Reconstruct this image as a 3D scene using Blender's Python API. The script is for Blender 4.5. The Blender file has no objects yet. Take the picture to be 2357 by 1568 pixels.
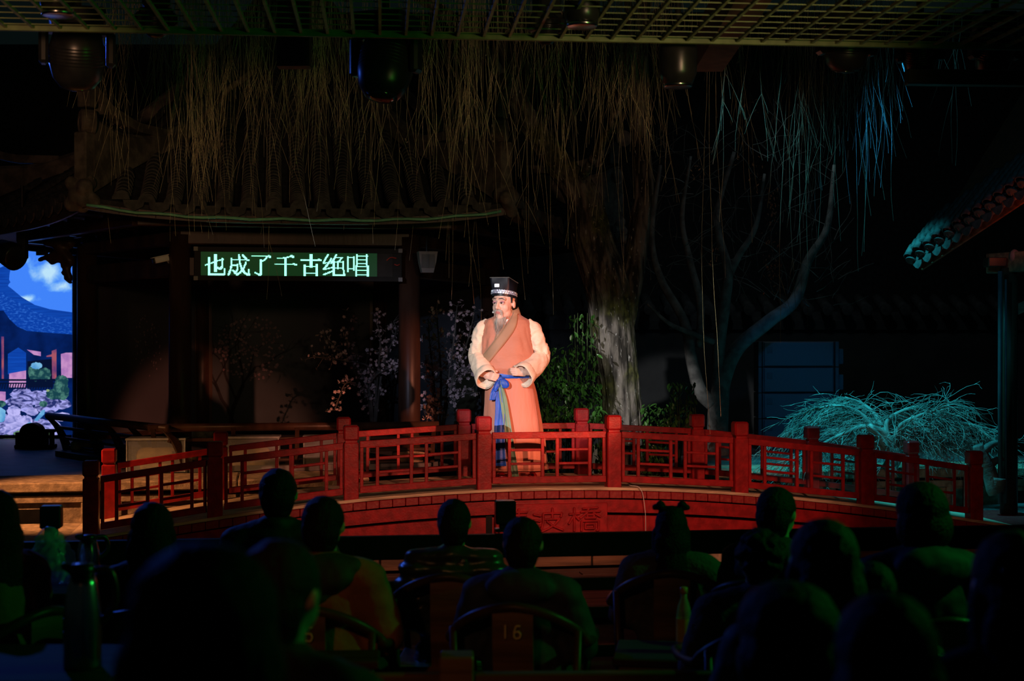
import bpy, bmesh, math, random
from mathutils import Vector, Matrix, Euler, noise

SC = bpy.context.scene
COL = SC.collection
R = math.radians
F = 3273.0                      # focal length in pixels of the 2357 px wide frame
CAMZ = 2.0
A = R(9.5)                      # the stage front runs at this angle to the picture plane
cA, sA = math.cos(A), math.sin(A)

# ------------------------------------------------------------------ camera
cd = bpy.data.cameras.new('camera'); cam = bpy.data.objects.new('camera', cd); COL.objects.link(cam)
cam.location = (0, 0, CAMZ); cam.rotation_euler = (R(90), 0, 0)
cd.sensor_fit = 'HORIZONTAL'; cd.sensor_width = 36; cd.lens = 36 * F / 2357
cd.clip_start = 0.05; cd.clip_end = 200
cd.dof.use_dof = True; cd.dof.focus_distance = 12.9; cd.dof.aperture_fstop = 2.6
SC.camera = cam

# ------------------------------------------------------------------ world, exposure
w = bpy.data.worlds.new('night'); SC.world = w; w.use_nodes = True
w.node_tree.nodes['Background'].inputs[0].default_value = (0.30, 0.62, 0.60, 1)
w.node_tree.nodes['Background'].inputs[1].default_value = 0.006
vs = SC.view_settings
vs.view_transform = 'Standard'; vs.look = 'None'; vs.gamma = 1.0; vs.exposure = 0.0; vs.use_curve_mapping = False

def at(px, py, d):
    """world point that lies at distance d (along the view axis) behind pixel (px, py)"""
    return Vector(((px - 1178.5) * d / F, d, CAMZ + (784 - py) * d / F))
def stage(s, t, z):
    """stage coordinates: s along the stage front, t away from the audience"""
    return Vector((s * cA - t * sA, 12.3 + s * sA + t * cA, z))

# ------------------------------------------------------------------ stage lights
def spot(name, loc, target, color, power, angle, blend=0.5, radius=0.08):
    l = bpy.data.lights.new(name, 'SPOT'); l.color = color; l.energy = power
    l.spot_size = R(angle); l.spot_blend = blend; l.shadow_soft_size = radius
    o = bpy.data.objects.new(name, l); COL.objects.link(o); o.location = loc
    o.rotation_euler = (Vector(target) - Vector(loc)).to_track_quat('-Z', 'Y').to_euler()
    return o
ACT = Vector((0.0, 12.95, 1.75))
spot('key_spot', (-3.0, 4.0, 3.5), ACT + Vector((-0.04, 0, 0.08)), (0.95, 0.94, 0.97), 3200, 9.6, 0.35, 0.05)
spot('warm_spot', (4.9, 6.2, 3.3), ACT + Vector((0.0, 0, -0.10)), (1.0, 0.31, 0.17), 3000, 13, 0.5, 0.06)
for s_, pw_, an_ in ((-2.6, 70, 15), (-1.1, 1000, 15), (0.5, 1400, 15), (2.1, 1150, 15), (3.7, 150, 15)):
    spot('red_wash', (2.0, 4.2, 3.45), stage(s_, 0, 0.72), (1.0, 0.40, 0.24), pw_, an_, 1.0, 0.08)
for s_, pw_ in ((-1.2, 230), (0.9, 420)):
    spot('red_fill', (-1.9, 4.2, 3.45), stage(s_, 0, 0.72), (1.0, 0.42, 0.27), pw_, 16, 1.0, 0.10)
spot('amber_side_spot', (-5.3, 12.1, 2.3), stage(-3.3, 1.9, 0.0), (1.0, 0.40, 0.15), 330, 58, 0.7, 0.06)
spot('cyan_spot', (2.3, 13.9, 5.7), at(2040, 1030, 15.1), (0.03, 0.66, 0.84), 1350, 44, 0.7, 0.05)
spot('cyan_wash', (4.4, 10.0, 4.7), at(1880, 850, 18.5), (0.05, 0.46, 0.80), 40, 60, 1.0, 0.1)
spot('blue_speaker_spot', (3.0, 10.0, 4.7), at(1840, 900, 17.6), (0.02, 0.34, 1.0), 330, 14, 0.8, 0.1)
spot('cyan_roof_spot', (0.2, 9.7, 4.6), at(2240, 690, 13.4), (0.05, 0.60, 0.90), 210, 21, 0.9, 0.1)
spot('green_wash', (4.4, 6.0, 3.3), (0.3, 5.6, 0.9), (0.03, 1.0, 0.10), 115, 90, 0.8, 0.06)
spot('green_up_wash', (2.9, 4.6, 2.7), (0.0, 7.6, 4.0), (0.08, 1.0, 0.06), 42, 85, 1.0, 0.3)
spot('blue_wash', (-5.4, 13.0, 4.6), (-1.6, 4.0, 1.2), (0.05, 0.16, 1.0), 330, 60, 0.8, 0.06)
spot('amber_tree_wash', (2.2, 4.4, 3.2), at(1160, 330, 13.0), (1.0, 0.58, 0.34), 210, 40, 1.0, 0.2)
spot('amber_roof_wash', (-2.4, 4.4, 3.2), at(330, 400, 13.6), (1.0, 0.52, 0.28), 230, 25, 1.0, 0.2)
spot('trunk_spot', (3.2, 4.3, 3.5), at(1375, 860, 14.8), (0.82, 0.88, 0.66), 1050, 10, 0.9, 0.05)
spot('pavilion_spot', (-3.2, 4.4, 3.5), at(1000, 830, 16.6), (0.66, 0.70, 1.0), 800, 12, 1.0, 0.06)
spot('added_wall_fill', (3.2, 16.6, 6.3), at(1900, 780, 20.4), (0.50, 0.66, 0.72), 75, 120, 1.0, 0.2)  # added fill lamp with no visible source, lifts the black back wall
spot('amber_house_lamp', (-1.4, -1.2, 3.7), (-0.25, 6.0, 0.8), (1.0, 0.42, 0.15), 95, 17, 1.0, 0.1)
spot('house_red_lamp', at(2385, 575, 13.3), at(2300, 480, 13.9), (1.0, 0.12, 0.03), 5, 110, 0.9, 0.05)

# ------------------------------------------------------------------ materials
def mat(name, col, rough=0.6, metal=0.0, var=0.18, scale=9.0, bump=0.0, bscale=40.0, spec=0.5, emit=None, es=0.0,
        col2=None, stretch=None, alpha=None, trans=0.0, sss=0.0, mixlo=0.40, mixhi=0.62, sheen=0.0):
    m = bpy.data.materials.new(name); m.use_nodes = True
    nt = m.node_tree; b = nt.nodes['Principled BSDF']
    b.inputs['Roughness'].default_value = rough; b.inputs['Metallic'].default_value = metal
    b.inputs['Specular IOR Level'].default_value = spec
    if trans: b.inputs['Transmission Weight'].default_value = trans
    if sheen: b.inputs['Sheen Weight'].default_value = sheen
    if sss:
        b.inputs['Subsurface Weight'].default_value = sss; b.inputs['Subsurface Radius'].default_value = (0.02, 0.008, 0.004)
    tc = nt.nodes.new('ShaderNodeTexCoord'); mp = nt.nodes.new('ShaderNodeMapping')
    nt.links.new(tc.outputs['Object'], mp.inputs[0])
    if stretch: mp.inputs['Scale'].default_value = stretch
    n = nt.nodes.new('ShaderNodeTexNoise'); n.inputs['Scale'].default_value = scale; n.inputs['Detail'].default_value = 6
    nt.links.new(mp.outputs[0], n.inputs['Vector'])
    rp = nt.nodes.new('ShaderNodeValToRGB'); nt.links.new(n.outputs[0], rp.inputs[0])
    c2 = col2 if col2 else tuple(min(1, c * (1 + var)) for c in col)
    c1 = col if col2 else tuple(c * (1 - var) for c in col)
    rp.color_ramp.elements[0].position = mixlo; rp.color_ramp.elements[1].position = mixhi
    rp.color_ramp.elements[0].color = (*c1, 1); rp.color_ramp.elements[1].color = (*c2, 1)
    nt.links.new(rp.outputs[0], b.inputs['Base Color'])
    if bump:
        n2 = nt.nodes.new('ShaderNodeTexNoise'); n2.inputs['Scale'].default_value = bscale; n2.inputs['Detail'].default_value = 8
        nt.links.new(mp.outputs[0], n2.inputs['Vector'])
        bp = nt.nodes.new('ShaderNodeBump'); bp.inputs['Strength'].default_value = bump; bp.inputs['Distance'].default_value = 0.02
        nt.links.new(n2.outputs[0], bp.inputs['Height']); nt.links.new(bp.outputs[0], b.inputs['Normal'])
    if emit:
        b.inputs['Emission Color'].default_value = (*emit, 1); b.inputs['Emission Strength'].default_value = es
    if alpha is not None: b.inputs['Alpha'].default_value = alpha
    return m
def emis(name, col, s=1.0, col2=None, scale=6.0, lo=0.45, hi=0.6, stretch=(1, 1, 1), voro=False, detail=5):
    m = bpy.data.materials.new(name); m.use_nodes = True; nt = m.node_tree; nt.nodes.clear()
    o = nt.nodes.new('ShaderNodeOutputMaterial'); e = nt.nodes.new('ShaderNodeEmission')
    e.inputs[0].default_value = (*col, 1); e.inputs[1].default_value = s
    nt.links.new(e.outputs[0], o.inputs[0])
    if col2:
        tc = nt.nodes.new('ShaderNodeTexCoord'); mp = nt.nodes.new('ShaderNodeMapping'); mp.inputs['Scale'].default_value = stretch
        nt.links.new(tc.outputs['Object'], mp.inputs[0])
        n = nt.nodes.new('ShaderNodeTexNoise'); n.inputs['Scale'].default_value = scale; n.inputs['Detail'].default_value = detail
        if voro: n.inputs['Distortion'].default_value = 1.5
        nt.links.new(mp.outputs[0], n.inputs['Vector'])
        rp = nt.nodes.new('ShaderNodeValToRGB'); rp.color_ramp.elements[0].position = lo; rp.color_ramp.elements[1].position = hi
        rp.color_ramp.elements[0].color = (*col, 1); rp.color_ramp.elements[1].color = (*col2, 1)
        nt.links.new(n.outputs[0], rp.inputs[0]); nt.links.new(rp.outputs[0], e.inputs[0])
    return m

M = {}
M['red'] = mat('red_paint', (0.33, 0.010, 0.013), 0.36, var=0.22, scale=14, bump=0.08, bscale=60)
M['red2'] = mat('red_paint_worn', (0.29, 0.012, 0.014), 0.5, col2=(0.38, 0.05, 0.03), scale=30, mixlo=0.5, mixhi=0.75, bump=0.15)
M['deck'] = mat('pale_wood', (0.62, 0.47, 0.30), 0.7, var=0.3, scale=10, stretch=(0.4, 6, 6), bump=0.1)
M['dark'] = mat('black_paint', (0.010, 0.010, 0.010), 0.5, spec=0.15)
M['blackmetal'] = mat('black_metal', (0.02, 0.02, 0.02), 0.32, spec=0.6)
M['wood'] = mat('dark_wood', (0.055, 0.028, 0.017), 0.38, spec=0.25, var=0.35, scale=5, stretch=(1, 1, 0.2), bump=0.06)
M['woodb'] = mat('brown_wood', (0.16, 0.075, 0.035), 0.45, var=0.35, scale=6, stretch=(0.3, 3, 3), bump=0.08)
M['plank'] = mat('boardwalk_wood', (0.105, 0.06, 0.045), 0.55, var=0.35, scale=7, stretch=(0.3, 5, 5), bump=0.1)
M['stone'] = mat('pale_stone', (0.42, 0.31, 0.20), 0.85, var=0.3, scale=12, bump=0.3, bscale=50)
M['tile'] = mat('grey_roof_tile', (0.062, 0.058, 0.054), 0.75, var=0.35, scale=14, bump=0.25)
M['tiledark'] = mat('dark_roof_tile', (0.028, 0.026, 0.025), 0.8, var=0.35, scale=14, bump=0.2)
M['plaster'] = mat('old_plaster', (0.10, 0.085, 0.075), 0.85, var=0.3, scale=7, bump=0.25)
M['ridge'] = mat('lime_plaster_ridge', (0.15, 0.12, 0.10), 0.85, var=0.35, scale=8, bump=0.25)
M['wall'] = mat('grey_wall_plaster', (0.024, 0.025, 0.025), 0.9, var=0.25, scale=2, bump=0.15)
def bark_material():
    m = bpy.data.materials.new('mossy_bark'); m.use_nodes = True; nt = m.node_tree; b = nt.nodes['Principled BSDF']; b.inputs['Roughness'].default_value = 0.9
    tc = nt.nodes.new('ShaderNodeTexCoord')
    def nz(scale, stretch, detail=8):
        mp = nt.nodes.new('ShaderNodeMapping'); mp.inputs['Scale'].default_value = stretch; nt.links.new(tc.outputs['Object'], mp.inputs[0])
        n = nt.nodes.new('ShaderNodeTexNoise'); n.inputs['Scale'].default_value = scale; n.inputs['Detail'].default_value = detail; nt.links.new(mp.outputs[0], n.inputs['Vector']); return n
    def ramp(n, lo, hi, c0, c1):
        r = nt.nodes.new('ShaderNodeValToRGB'); r.color_ramp.elements[0].position = lo; r.color_ramp.elements[1].position = hi; r.color_ramp.elements[0].color = c0; r.color_ramp.elements[1].color = c1; nt.links.new(n.outputs[0], r.inputs[0]); return r
    def mix(f, a, b_):
        x = nt.nodes.new('ShaderNodeMixRGB'); nt.links.new(f.outputs[0], x.inputs[0]); nt.links.new(a.outputs[0], x.inputs[1]); nt.links.new(b_.outputs[0], x.inputs[2]); return x
    fis = nz(13, (1, 1, 0.22)); base = ramp(fis, 0.42, 0.60, (0.025, 0.020, 0.016, 1), (0.23, 0.195, 0.17, 1))
    moss = ramp(nz(22, (1, 1, 0.6)), 0.4, 0.62, (0.030, 0.030, 0.008, 1), (0.13, 0.13, 0.035, 1))
    c = mix(ramp(nz(2.1, (1, 1, 0.7)), 0.50, 0.60, (0, 0, 0, 1), (1, 1, 1, 1)), base, moss)
    fl = nt.nodes.new('ShaderNodeRGB'); fl.outputs[0].default_value = (0.55, 0.52, 0.50, 1)
    fm = ramp(nz(38, (1, 1, 0.35)), 0.64, 0.70, (0, 0, 0, 1), (1, 1, 1, 1))
    c2 = mix(fm, c, fl); nt.links.new(c2.outputs[0], b.inputs['Base Color'])
    bp = nt.nodes.new('ShaderNodeBump'); bp.inputs['Strength'].default_value = 1.0; bp.inputs['Distance'].default_value = 0.07; nt.links.new(fis.outputs[0], bp.inputs['Height']); nt.links.new(bp.outputs[0], b.inputs['Normal'])
    return m
M['bark'] = bark_material()
M['bark2'] = mat('smooth_bark', (0.15, 0.145, 0.13), 0.8, var=0.35, scale=8, bump=0.35)
M['twig'] = mat('willow_twig', (0.74, 0.60, 0.38), 0.7, var=0.4, scale=3)
M['dryleaf'] = mat('dry_leaf', (0.30, 0.22, 0.18), 0.8, var=0.3)
M['leaf'] = mat('green_leaf', (0.055, 0.17, 0.030), 0.33, var=0.4, scale=3)
M['stem'] = mat('green_stem', (0.06, 0.09, 0.03), 0.7)
M['shrub'] = mat('bare_twig', (0.33, 0.34, 0.30), 0.7, var=0.4, scale=5)
M['speaker'] = mat('speaker_cabinet', (0.05, 0.06, 0.07), 0.55, var=0.15)
M['grille'] = mat('speaker_grille', (0.07, 0.085, 0.10), 0.5, var=0.1, scale=200)
M['grate'] = mat('painted_grating', (0.17, 0.22, 0.08), 0.5, var=0.2)
M['rib'] = mat('lit_grating_rib', (0.34, 0.38, 0.17), 0.5, var=0.2)  # lighter copy of the grating colour, standing in for light on the ribs
M['tabletop'] = mat('dull_table_wood', (0.06, 0.032, 0.02), 0.75, spec=0.2, var=0.3, scale=6, stretch=(0.3, 3, 3))
M['ground'] = mat('dark_ground', (0.035, 0.032, 0.030), 0.85, var=0.3, bump=0.2)
M['paving'] = mat('smooth_paving', (0.10, 0.10, 0.10), 0.55, var=0.3, scale=5)
M['acrylic'] = mat('clear_acrylic', (0.55, 0.62, 0.65), 0.12, alpha=0.16, spec=0.7, var=0.02)
M['acrylicrim'] = mat('acrylic_edge', (0.30, 0.33, 0.33), 0.3)
M['panel'] = mat('painted_panel', (0.045, 0.058, 0.068), 0.7, var=0.18, scale=1.5)
M['panelp'] = mat('pale_panel', (0.075, 0.07, 0.085), 0.7, var=0.12, scale=1.2)
M['paintink'] = mat('ink_branches', (0.012, 0.010, 0.010), 0.8)
M['petal'] = mat('blossom_petal', (0.78, 0.62, 0.64), 0.7, var=0.25, scale=5)
M['petald'] = mat('faded_blossom_paint', (0.24, 0.17, 0.20), 0.8, var=0.3, scale=5)
M['brown'] = mat('rust_painted_steel', (0.20, 0.085, 0.06), 0.7)
M['hair'] = mat('black_hair', (0.010, 0.008, 0.007), 0.62, bump=0.6, bscale=90, spec=0.22)
M['skin'] = mat('skin', (0.55, 0.34, 0.24), 0.55, var=0.06, sss=0.08)
M['trouser'] = mat('dark_trousers', (0.02, 0.02, 0.025), 0.85)
M['steel'] = mat('brushed_steel', (0.55, 0.55, 0.55), 0.22, metal=1.0, var=0.05)
M['bag'] = mat('plastic_bag', (0.62, 0.70, 0.66), 0.25, alpha=0.55, spec=0.8, var=0.1)
M['bluelitwood'] = mat('blue_lit_wood', (0.06, 0.06, 0.07), 0.5)  # blue light on the frieze is put into this wood colour
M['blank'] = mat('dim_brown_board', (0.035, 0.03, 0.025), 0.6, spec=0.2)
M['white'] = mat('white_plastic', (0.75, 0.75, 0.72), 0.5, var=0.05)
M['grey'] = mat('grey_plastic', (0.25, 0.24, 0.23), 0.6, var=0.05)
M['ledboard'] = mat('led_board', (0.010, 0.022, 0.014), 0.5, var=0.1, emit=(0.0, 0.5, 0.12), es=0.05)  # faint green emission stands in for bloom around the lit characters
M['led'] = emis('lit_green_led', (0.26, 1.0, 0.62), 2.2)

# ------------------------------------------------------------------ mesh helpers
class MB:
    def __init__(s): s.v = []; s.f = []; s.m = []; s.mi = 0
    def add(s, vs_, fs):
        k = len(s.v); s.v += [tuple(p) for p in vs_]
        for f in fs: s.f.append(tuple(i + k for i in f)); s.m.append(s.mi)
    def obox(s, c, ax, ay, az, b=0.0):
        """box from centre and three half vectors; b = chamfer"""
        c = Vector(c); ax, ay, az = Vector(ax), Vector(ay), Vector(az)
        if b <= 0:
            vs_ = [c + ax * i + ay * j + az * k for i in (-1, 1) for j in (-1, 1) for k in (-1, 1)]
            s.add(vs_, [(0, 1, 3, 2), (4, 6, 7, 5), (0, 4, 5, 1), (2, 3, 7, 6), (0, 2, 6, 4), (1, 5, 7, 3)]); return
        L = [a.length for a in (ax, ay, az)]; U = [a.normalized() for a in (ax, ay, az)]
        vs_ = []; idx = {}
        for i in (-1, 1):
            for j in (-1, 1):
                for k in (-1, 1):
                    sg = (i, j, k)
                    for a in range(3):
                        p = c.copy()
                        for q in range(3): p += U[q] * sg[q] * (L[q] if q == a else L[q] - b)
                        idx[(i, j, k, a)] = len(vs_); vs_.append(p)
        fs = []
        for a in range(3):
            o1, o2 = (a + 1) % 3, (a + 2) % 3
            for sg in (-1, 1):
                q = []
                for (x, y) in ((-1, -1), (1, -1), (1, 1), (-1, 1)):
                    t = [0, 0, 0]; t[a] = sg; t[o1] = x; t[o2] = y; q.append(idx[(*t, a)])
                fs.append(q if sg > 0 else q[::-1])
            for x in (-1, 1):
                for y in (-1, 1):
                    t0 = [0, 0, 0]; t0[o1] = x; t0[o2] = y; t1 = list(t0); t0[a] = -1; t1[a] = 1
                    fs.append((idx[(*t0, o1)], idx[(*t1, o1)], idx[(*t1, o2)], idx[(*t0, o2)]))
        for i in (-1, 1):
            for j in (-1, 1):
                for k in (-1, 1): fs.append(tuple(idx[(i, j, k, a)] for a in range(3)))
        s.add(vs_, fs)
    def box(s, x0, x1, y0, y1, z0, z1, b=0.0):
        s.obox(((x0 + x1) / 2, (y0 + y1) / 2, (z0 + z1) / 2), ((x1 - x0) / 2, 0, 0), (0, (y1 - y0) / 2, 0), (0, 0, (z1 - z0) / 2), b)
    def beam(s, p, q, w_, h, up=(0, 0, 1), b=0.0):
        p, q = Vector(p), Vector(q); d = q - p
        side = d.cross(Vector(up)).normalized(); u = side.cross(d).normalized()
        s.obox((p + q) / 2, d / 2, side * (w_ / 2), u * (h / 2), b)
    def tube(s, pts, rad, n=8, cap=True):
        pts = [Vector(p) for p in pts]
        if not hasattr(rad, '__len__'): rad = [rad] * len(pts)
        t0 = (pts[1] - pts[0]).normalized()
        nrm = t0.orthogonal().normalized(); rings = []
        for i, p in enumerate(pts):
            t = (pts[min(i + 1, len(pts) - 1)] - pts[max(i - 1, 0)]).normalized()
            nrm = (nrm - t * nrm.dot(t))
            nrm = nrm.normalized() if nrm.length > 1e-6 else t.orthogonal().normalized()
            bn = t.cross(nrm)
            rings.append([p + (nrm * math.cos(2 * math.pi * k / n) + bn * math.sin(2 * math.pi * k / n)) * rad[i] for k in range(n)])
        s.loft(rings, cap)
    def loft(s, rings, cap=True, closed=True):
        n = len(rings[0]); vs_ = [p for r in rings for p in r]; fs = []
        for i in range(len(rings) - 1):
            for k in range(n if closed else n - 1):
                a, b_ = i * n + k, i * n + (k + 1) % n
                fs.append((a, b_, b_ + n, a + n))
        if cap and closed:
            fs.append(tuple(range(n))[::-1]); fs.append(tuple(range(len(vs_) - n, len(vs_))))
        s.add(vs_, fs)
    def lathe(s, prof, n=24, c=(0, 0, 0), axis=(0, 0, 1), cap=True):
        ax = Vector(axis).normalized(); u = ax.orthogonal().normalized(); v = ax.cross(u); c = Vector(c)
        s.loft([[c + ax * z + (u * math.cos(2 * math.pi * k / n) + v * math.sin(2 * math.pi * k / n)) * max(r, 1e-4) for k in range(n)] for r, z in prof], cap)
    def ell(s, c, r, nu=16, nv=10, rot=None):
        c = Vector(c); rings = []
        if not hasattr(r, '__len__'): r = (r, r, r)
        for i in range(nv + 1):
            ph = -math.pi / 2 + math.pi * i / nv; cp = max(math.cos(ph), 1e-3)
            ring = []
            for k in range(nu):
                th = 2 * math.pi * k / nu
                p = Vector((r[0] * cp * math.cos(th), r[1] * cp * math.sin(th), r[2] * math.sin(ph)))
                ring.append(c + (rot @ p if rot else p))
            rings.append(ring)
        s.loft(rings, True)
    def caps(s, p, q, r0, r1=None, n=12):
        """tapered capsule"""
        p, q = Vector(p), Vector(q); r1 = r0 if r1 is None else r1; d = q - p
        ax = d.normalized() if d.length > 1e-6 else Vector((0, 0, 1)); u = ax.orthogonal().normalized(); v = ax.cross(u); rings = []
        for c, r, a0, a1 in ((p, r0, -90, 0), (q, r1, 0, 90)):
            for k in range(5):
                a = R(a0 + (a1 - a0) * k / 4); rr = max(r * math.cos(a), 1e-4)
                rings.append([c + ax * r * math.sin(a) + (u * math.cos(2 * math.pi * j / n) + v * math.sin(2 * math.pi * j / n)) * rr for j in range(n)])
        s.loft(rings, True)
    def prism(s, poly, o, ux, uy, th):
        """flat polygon given in (ux, uy) about o, extruded by the vector th"""
        o, ux, uy, th = Vector(o), Vector(ux), Vector(uy), Vector(th); n = len(poly)
        a = [o + ux * x + uy * y for x, y in poly]; b = [p + th for p in a]
        s.add(a + b, [tuple(range(n)), tuple(range(2 * n - 1, n - 1, -1))] + [(i, i + n, (i + 1) % n + n, (i + 1) % n) for i in range(n)])
    def mesh(s, name, mats, smooth=False):
        me = bpy.data.meshes.new(name); me.from_pydata([tuple(p) for p in s.v], [], s.f)
        if not isinstance(mats, (list, tuple)): mats = [mats]
        for m_ in mats: me.materials.append(m_)
        if len(mats) > 1: me.polygons.foreach_set('material_index', s.m)
        if smooth: me.polygons.foreach_set('use_smooth', [True] * len(me.polygons))
        bm = bmesh.new(); bm.from_mesh(me); bmesh.ops.recalc_face_normals(bm, faces=bm.faces); bm.to_mesh(me); bm.free()
        me.update(); return me
    def build(s, name, mats, parent=None, smooth=False, loc=None, rotz=None):
        return link(name, s.mesh(name, mats, smooth), parent, loc, rotz)

def link(name, me, parent=None, loc=None, rotz=None):
    o = bpy.data.objects.new(name, me); COL.objects.link(o)
    if parent: o.parent = parent
    if loc is not None: o.location = loc
    if rotz is not None: o.rotation_euler[2] = rotz
    return o
def tag(o, label, cat, group=None, kind=None):
    o['label'] = label; o['category'] = cat
    if group: o['group'] = group
    if kind: o['kind'] = kind
    return o
def thing(name, label, cat, loc=(0, 0, 0), rotz=0.0, group=None):
    o = bpy.data.objects.new(name, None); COL.objects.link(o); o.empty_display_size = 0.1
    o.location = loc; o.rotation_euler = (0, 0, rotz)
    return tag(o, label, cat, group)
def struct(name, mb, m, parent=None, smooth=False, label=None, loc=None, rotz=None):
    o = mb.build(name, m, parent, smooth, loc, rotz)
    if not parent:
        o['kind'] = 'structure'
        if label: o['label'] = label
    return o
def copy_tree(o, parent=None, loc=None, rotz=None, scale=None):
    c = o.copy(); COL.objects.link(c); c.parent = parent
    if loc is not None: c.location = loc
    if rotz is not None: c.rotation_euler[2] = rotz
    if scale is not None: c.scale = scale if hasattr(scale, '__len__') else (scale,) * 3
    for ch in list(o.children): copy_tree(ch, c)
    return c
def remesh(mb, name, mats, voxel, smooth=2, disp=None):
    """one continuous skin over the overlapping shapes in mb"""
    me = mb.mesh('tmp', mats); o = bpy.data.objects.new('tmp', me); COL.objects.link(o)
    md = o.modifiers.new('r', 'REMESH'); md.mode = 'VOXEL'; md.voxel_size = voxel; md.use_smooth_shade = True
    if smooth:
        ms = o.modifiers.new('s', 'SMOOTH'); ms.iterations = smooth; ms.factor = 0.5
    dg = bpy.context.evaluated_depsgraph_get(); dg.update()
    nm = bpy.data.meshes.new_from_object(o.evaluated_get(dg)); nm.name = name
    bpy.data.objects.remove(o); bpy.data.meshes.remove(me)
    nm.materials.clear()
    for m_ in (mats if isinstance(mats, (list, tuple)) else [mats]): nm.materials.append(m_)
    nm.polygons.foreach_set('use_smooth', [True] * len(nm.polygons))
    nm.polygons.foreach_set('material_index', [0] * len(nm.polygons))
    if disp:
        for v_ in nm.vertices: v_.co = disp(v_.co.copy(), v_.normal.copy())
    nm.update(); return nm
def lerp(a, b, t): return a + (b - a) * t
def interp(tab, x):
    if x <= tab[0][0]: return tab[0][1]
    for (x0, y0), (x1, y1) in zip(tab, tab[1:]):
        if x <= x1: return lerp(y0, y1, (x - x0) / (x1 - x0))
    return tab[-1][1]
def smooth_path(pts, n):
    """Catmull-Rom through pts"""
    pts = [Vector(p) for p in pts]; out = []
    e = [pts[0] * 2 - pts[1]] + pts + [pts[-1] * 2 - pts[-2]]
    for i in range(len(pts) - 1):
        p0, p1, p2, p3 = e[i:i + 4]
        for k in range(n):
            t = k / n
            out.append(0.5 * ((2 * p1) + (p2 - p0) * t + (2 * p0 - 5 * p1 + 4 * p2 - p3) * t * t + (3 * p1 - p0 - 3 * p2 + p3) * t ** 3))
    out.append(pts[-1]); return out

def onplane(px, py, C, t):
    """pixel -> (local x, local z, world point) on the vertical plane local y = t of a frame at C turned by A"""
    k = (px - 1178.5) / F
    d = (t - C[0] * sA + C[1] * cA) / (cA - k * sA); X = k * d
    return (X - C[0]) * cA + (d - C[1]) * sA, CAMZ + (784 - py) * d / F, Vector((X, d, CAMZ + (784 - py) * d / F))

# ------------------------------------------------------------------ the setting: ground, tiers, walls
g = MB(); g.box(-14, 14, -3, 30, -0.3, 0.0); struct('floor', g, M['ground'])
g = MB(); g.box(-9, 9, -3, 5.55, 0.0, 0.2); struct('floor_tier', g, M['ground'], label='raised floor under the rear audience rows')
g = MB(); g.box(-9, 9, -3, 2.25, 0.2, 0.4); struct('floor_tier', g, M['ground'], label='highest floor step at the back of the audience')

# boardwalk between the audience and the bridge: each board its own piece
bw = MB(); bw.box(-5.2, 5.6, -2.3, -0.25, 0.002, 0.03)
bwo = struct('floor_boardwalk', bw, M['ground'], label='dark boardwalk joists in front of the red bridge', loc=(0, 12.3, 0), rotz=A)
random.seed(3)
me = None
for j in range(13):
    x0 = -5.2
    off = random.uniform(0, 1.5)
    xs = [-5.2] + [-5.2 + off + 1.8 * k for k in range(0, 7) if -5.2 + off + 1.8 * k < 5.4 and off + 1.8 * k > 0.2] + [5.6]
    for a, b in zip(xs, xs[1:]):
        q = MB(); y = -2.28 + j * 0.155
        q.box(a + 0.006, b - 0.006, y, y + 0.147, 0.03, 0.055 + random.uniform(-0.002, 0.003)); q.build('plank', M['plank'], bwo)
# wooden skirting boards under the bridge
sk = MB(); sk.box(-4.2, 5.0, -0.10, 0.0, 0.05, 0.30)
sko = struct('trim_skirting', sk, M['dark'], label='wooden skirting under the red bridge', loc=(0, 12.3, 0), rotz=A)
for k in range(15):
    q = MB(); x = -4.2 + k * 0.61
    q.box(x + 0.008, x + 0.602, -0.13, -0.101, 0.055, 0.29, 0.004); q.build('board', M['woodb'] if k != 9 else M['stone'], sko)

# stone terrace left (carries the pavilion) and right, with recessed panels
def terrace(s0, s1, label, panels):
    t0, zt = 1.95, 0.65
    q = MB(); q.box(s0, s1, t0 + 0.06, t0 + 9.0, 0.0, zt - 0.10)
    o = struct('floor_terrace', q, M['stone'], label=label, loc=(0, 12.3, 0), rotz=A)
    n = max(1, round((s1 - s0) / 1.3)); w_ = (s1 - s0) / n
    for k in range(n):
        q = MB(); q.box(s0 + k * w_ + 0.004, s0 + (k + 1) * w_ - 0.004, t0 - 0.05, t0 + 0.75, zt - 0.095, zt, 0.012); q.build('coping_stone', M['stone'], o)
    q = MB(); q.box(s0, s1, t0 + 0.75, t0 + 9.0, zt - 0.1, zt); q.build('terrace_paving', M['paving'], o)
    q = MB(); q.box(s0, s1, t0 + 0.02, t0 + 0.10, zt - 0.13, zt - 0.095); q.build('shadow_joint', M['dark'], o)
    for k in range(n):
        a, b = s0 + k * w_ + 0.01, s0 + (k + 1) * w_ - 0.01
        f = MB(); y0, y1 = t0 - 0.005, t0 + 0.06; z0, z1 = 0.10, zt - 0.13
        f.box(a, b, y0, y1, z1 - 0.07, z1, 0.006); f.box(a, b, y0, y1, z0, z0 + 0.07, 0.006)
        f.box(a, a + 0.18, y0, y1, z0 + 0.07, z1 - 0.07, 0.006); f.box(b - 0.18, b, y0, y1, z0 + 0.07, z1 - 0.07, 0.006)
        f.build('panel_frame', M['stone'], o)
        p = MB(); p.box(a + 0.18, b - 0.18, t0 + 0.035, t0 + 0.06, z0 + 0.07, z1 - 0.07); pp = p.build('recess_panel', M['stone'], o)
        h = MB(); h.box((a + b) / 2 - 0.19, (a + b) / 2 + 0.19, t0 + 0.02, t0 + 0.05, z0 + 0.13, z1 - 0.13); h.build('vent_opening', M['dark'], pp)
        j = MB(); j.box(b - 0.002, b + 0.022, t0 - 0.01, t0 + 0.06, z0, z1); j.build('joint', M['dark'], o)
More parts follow.
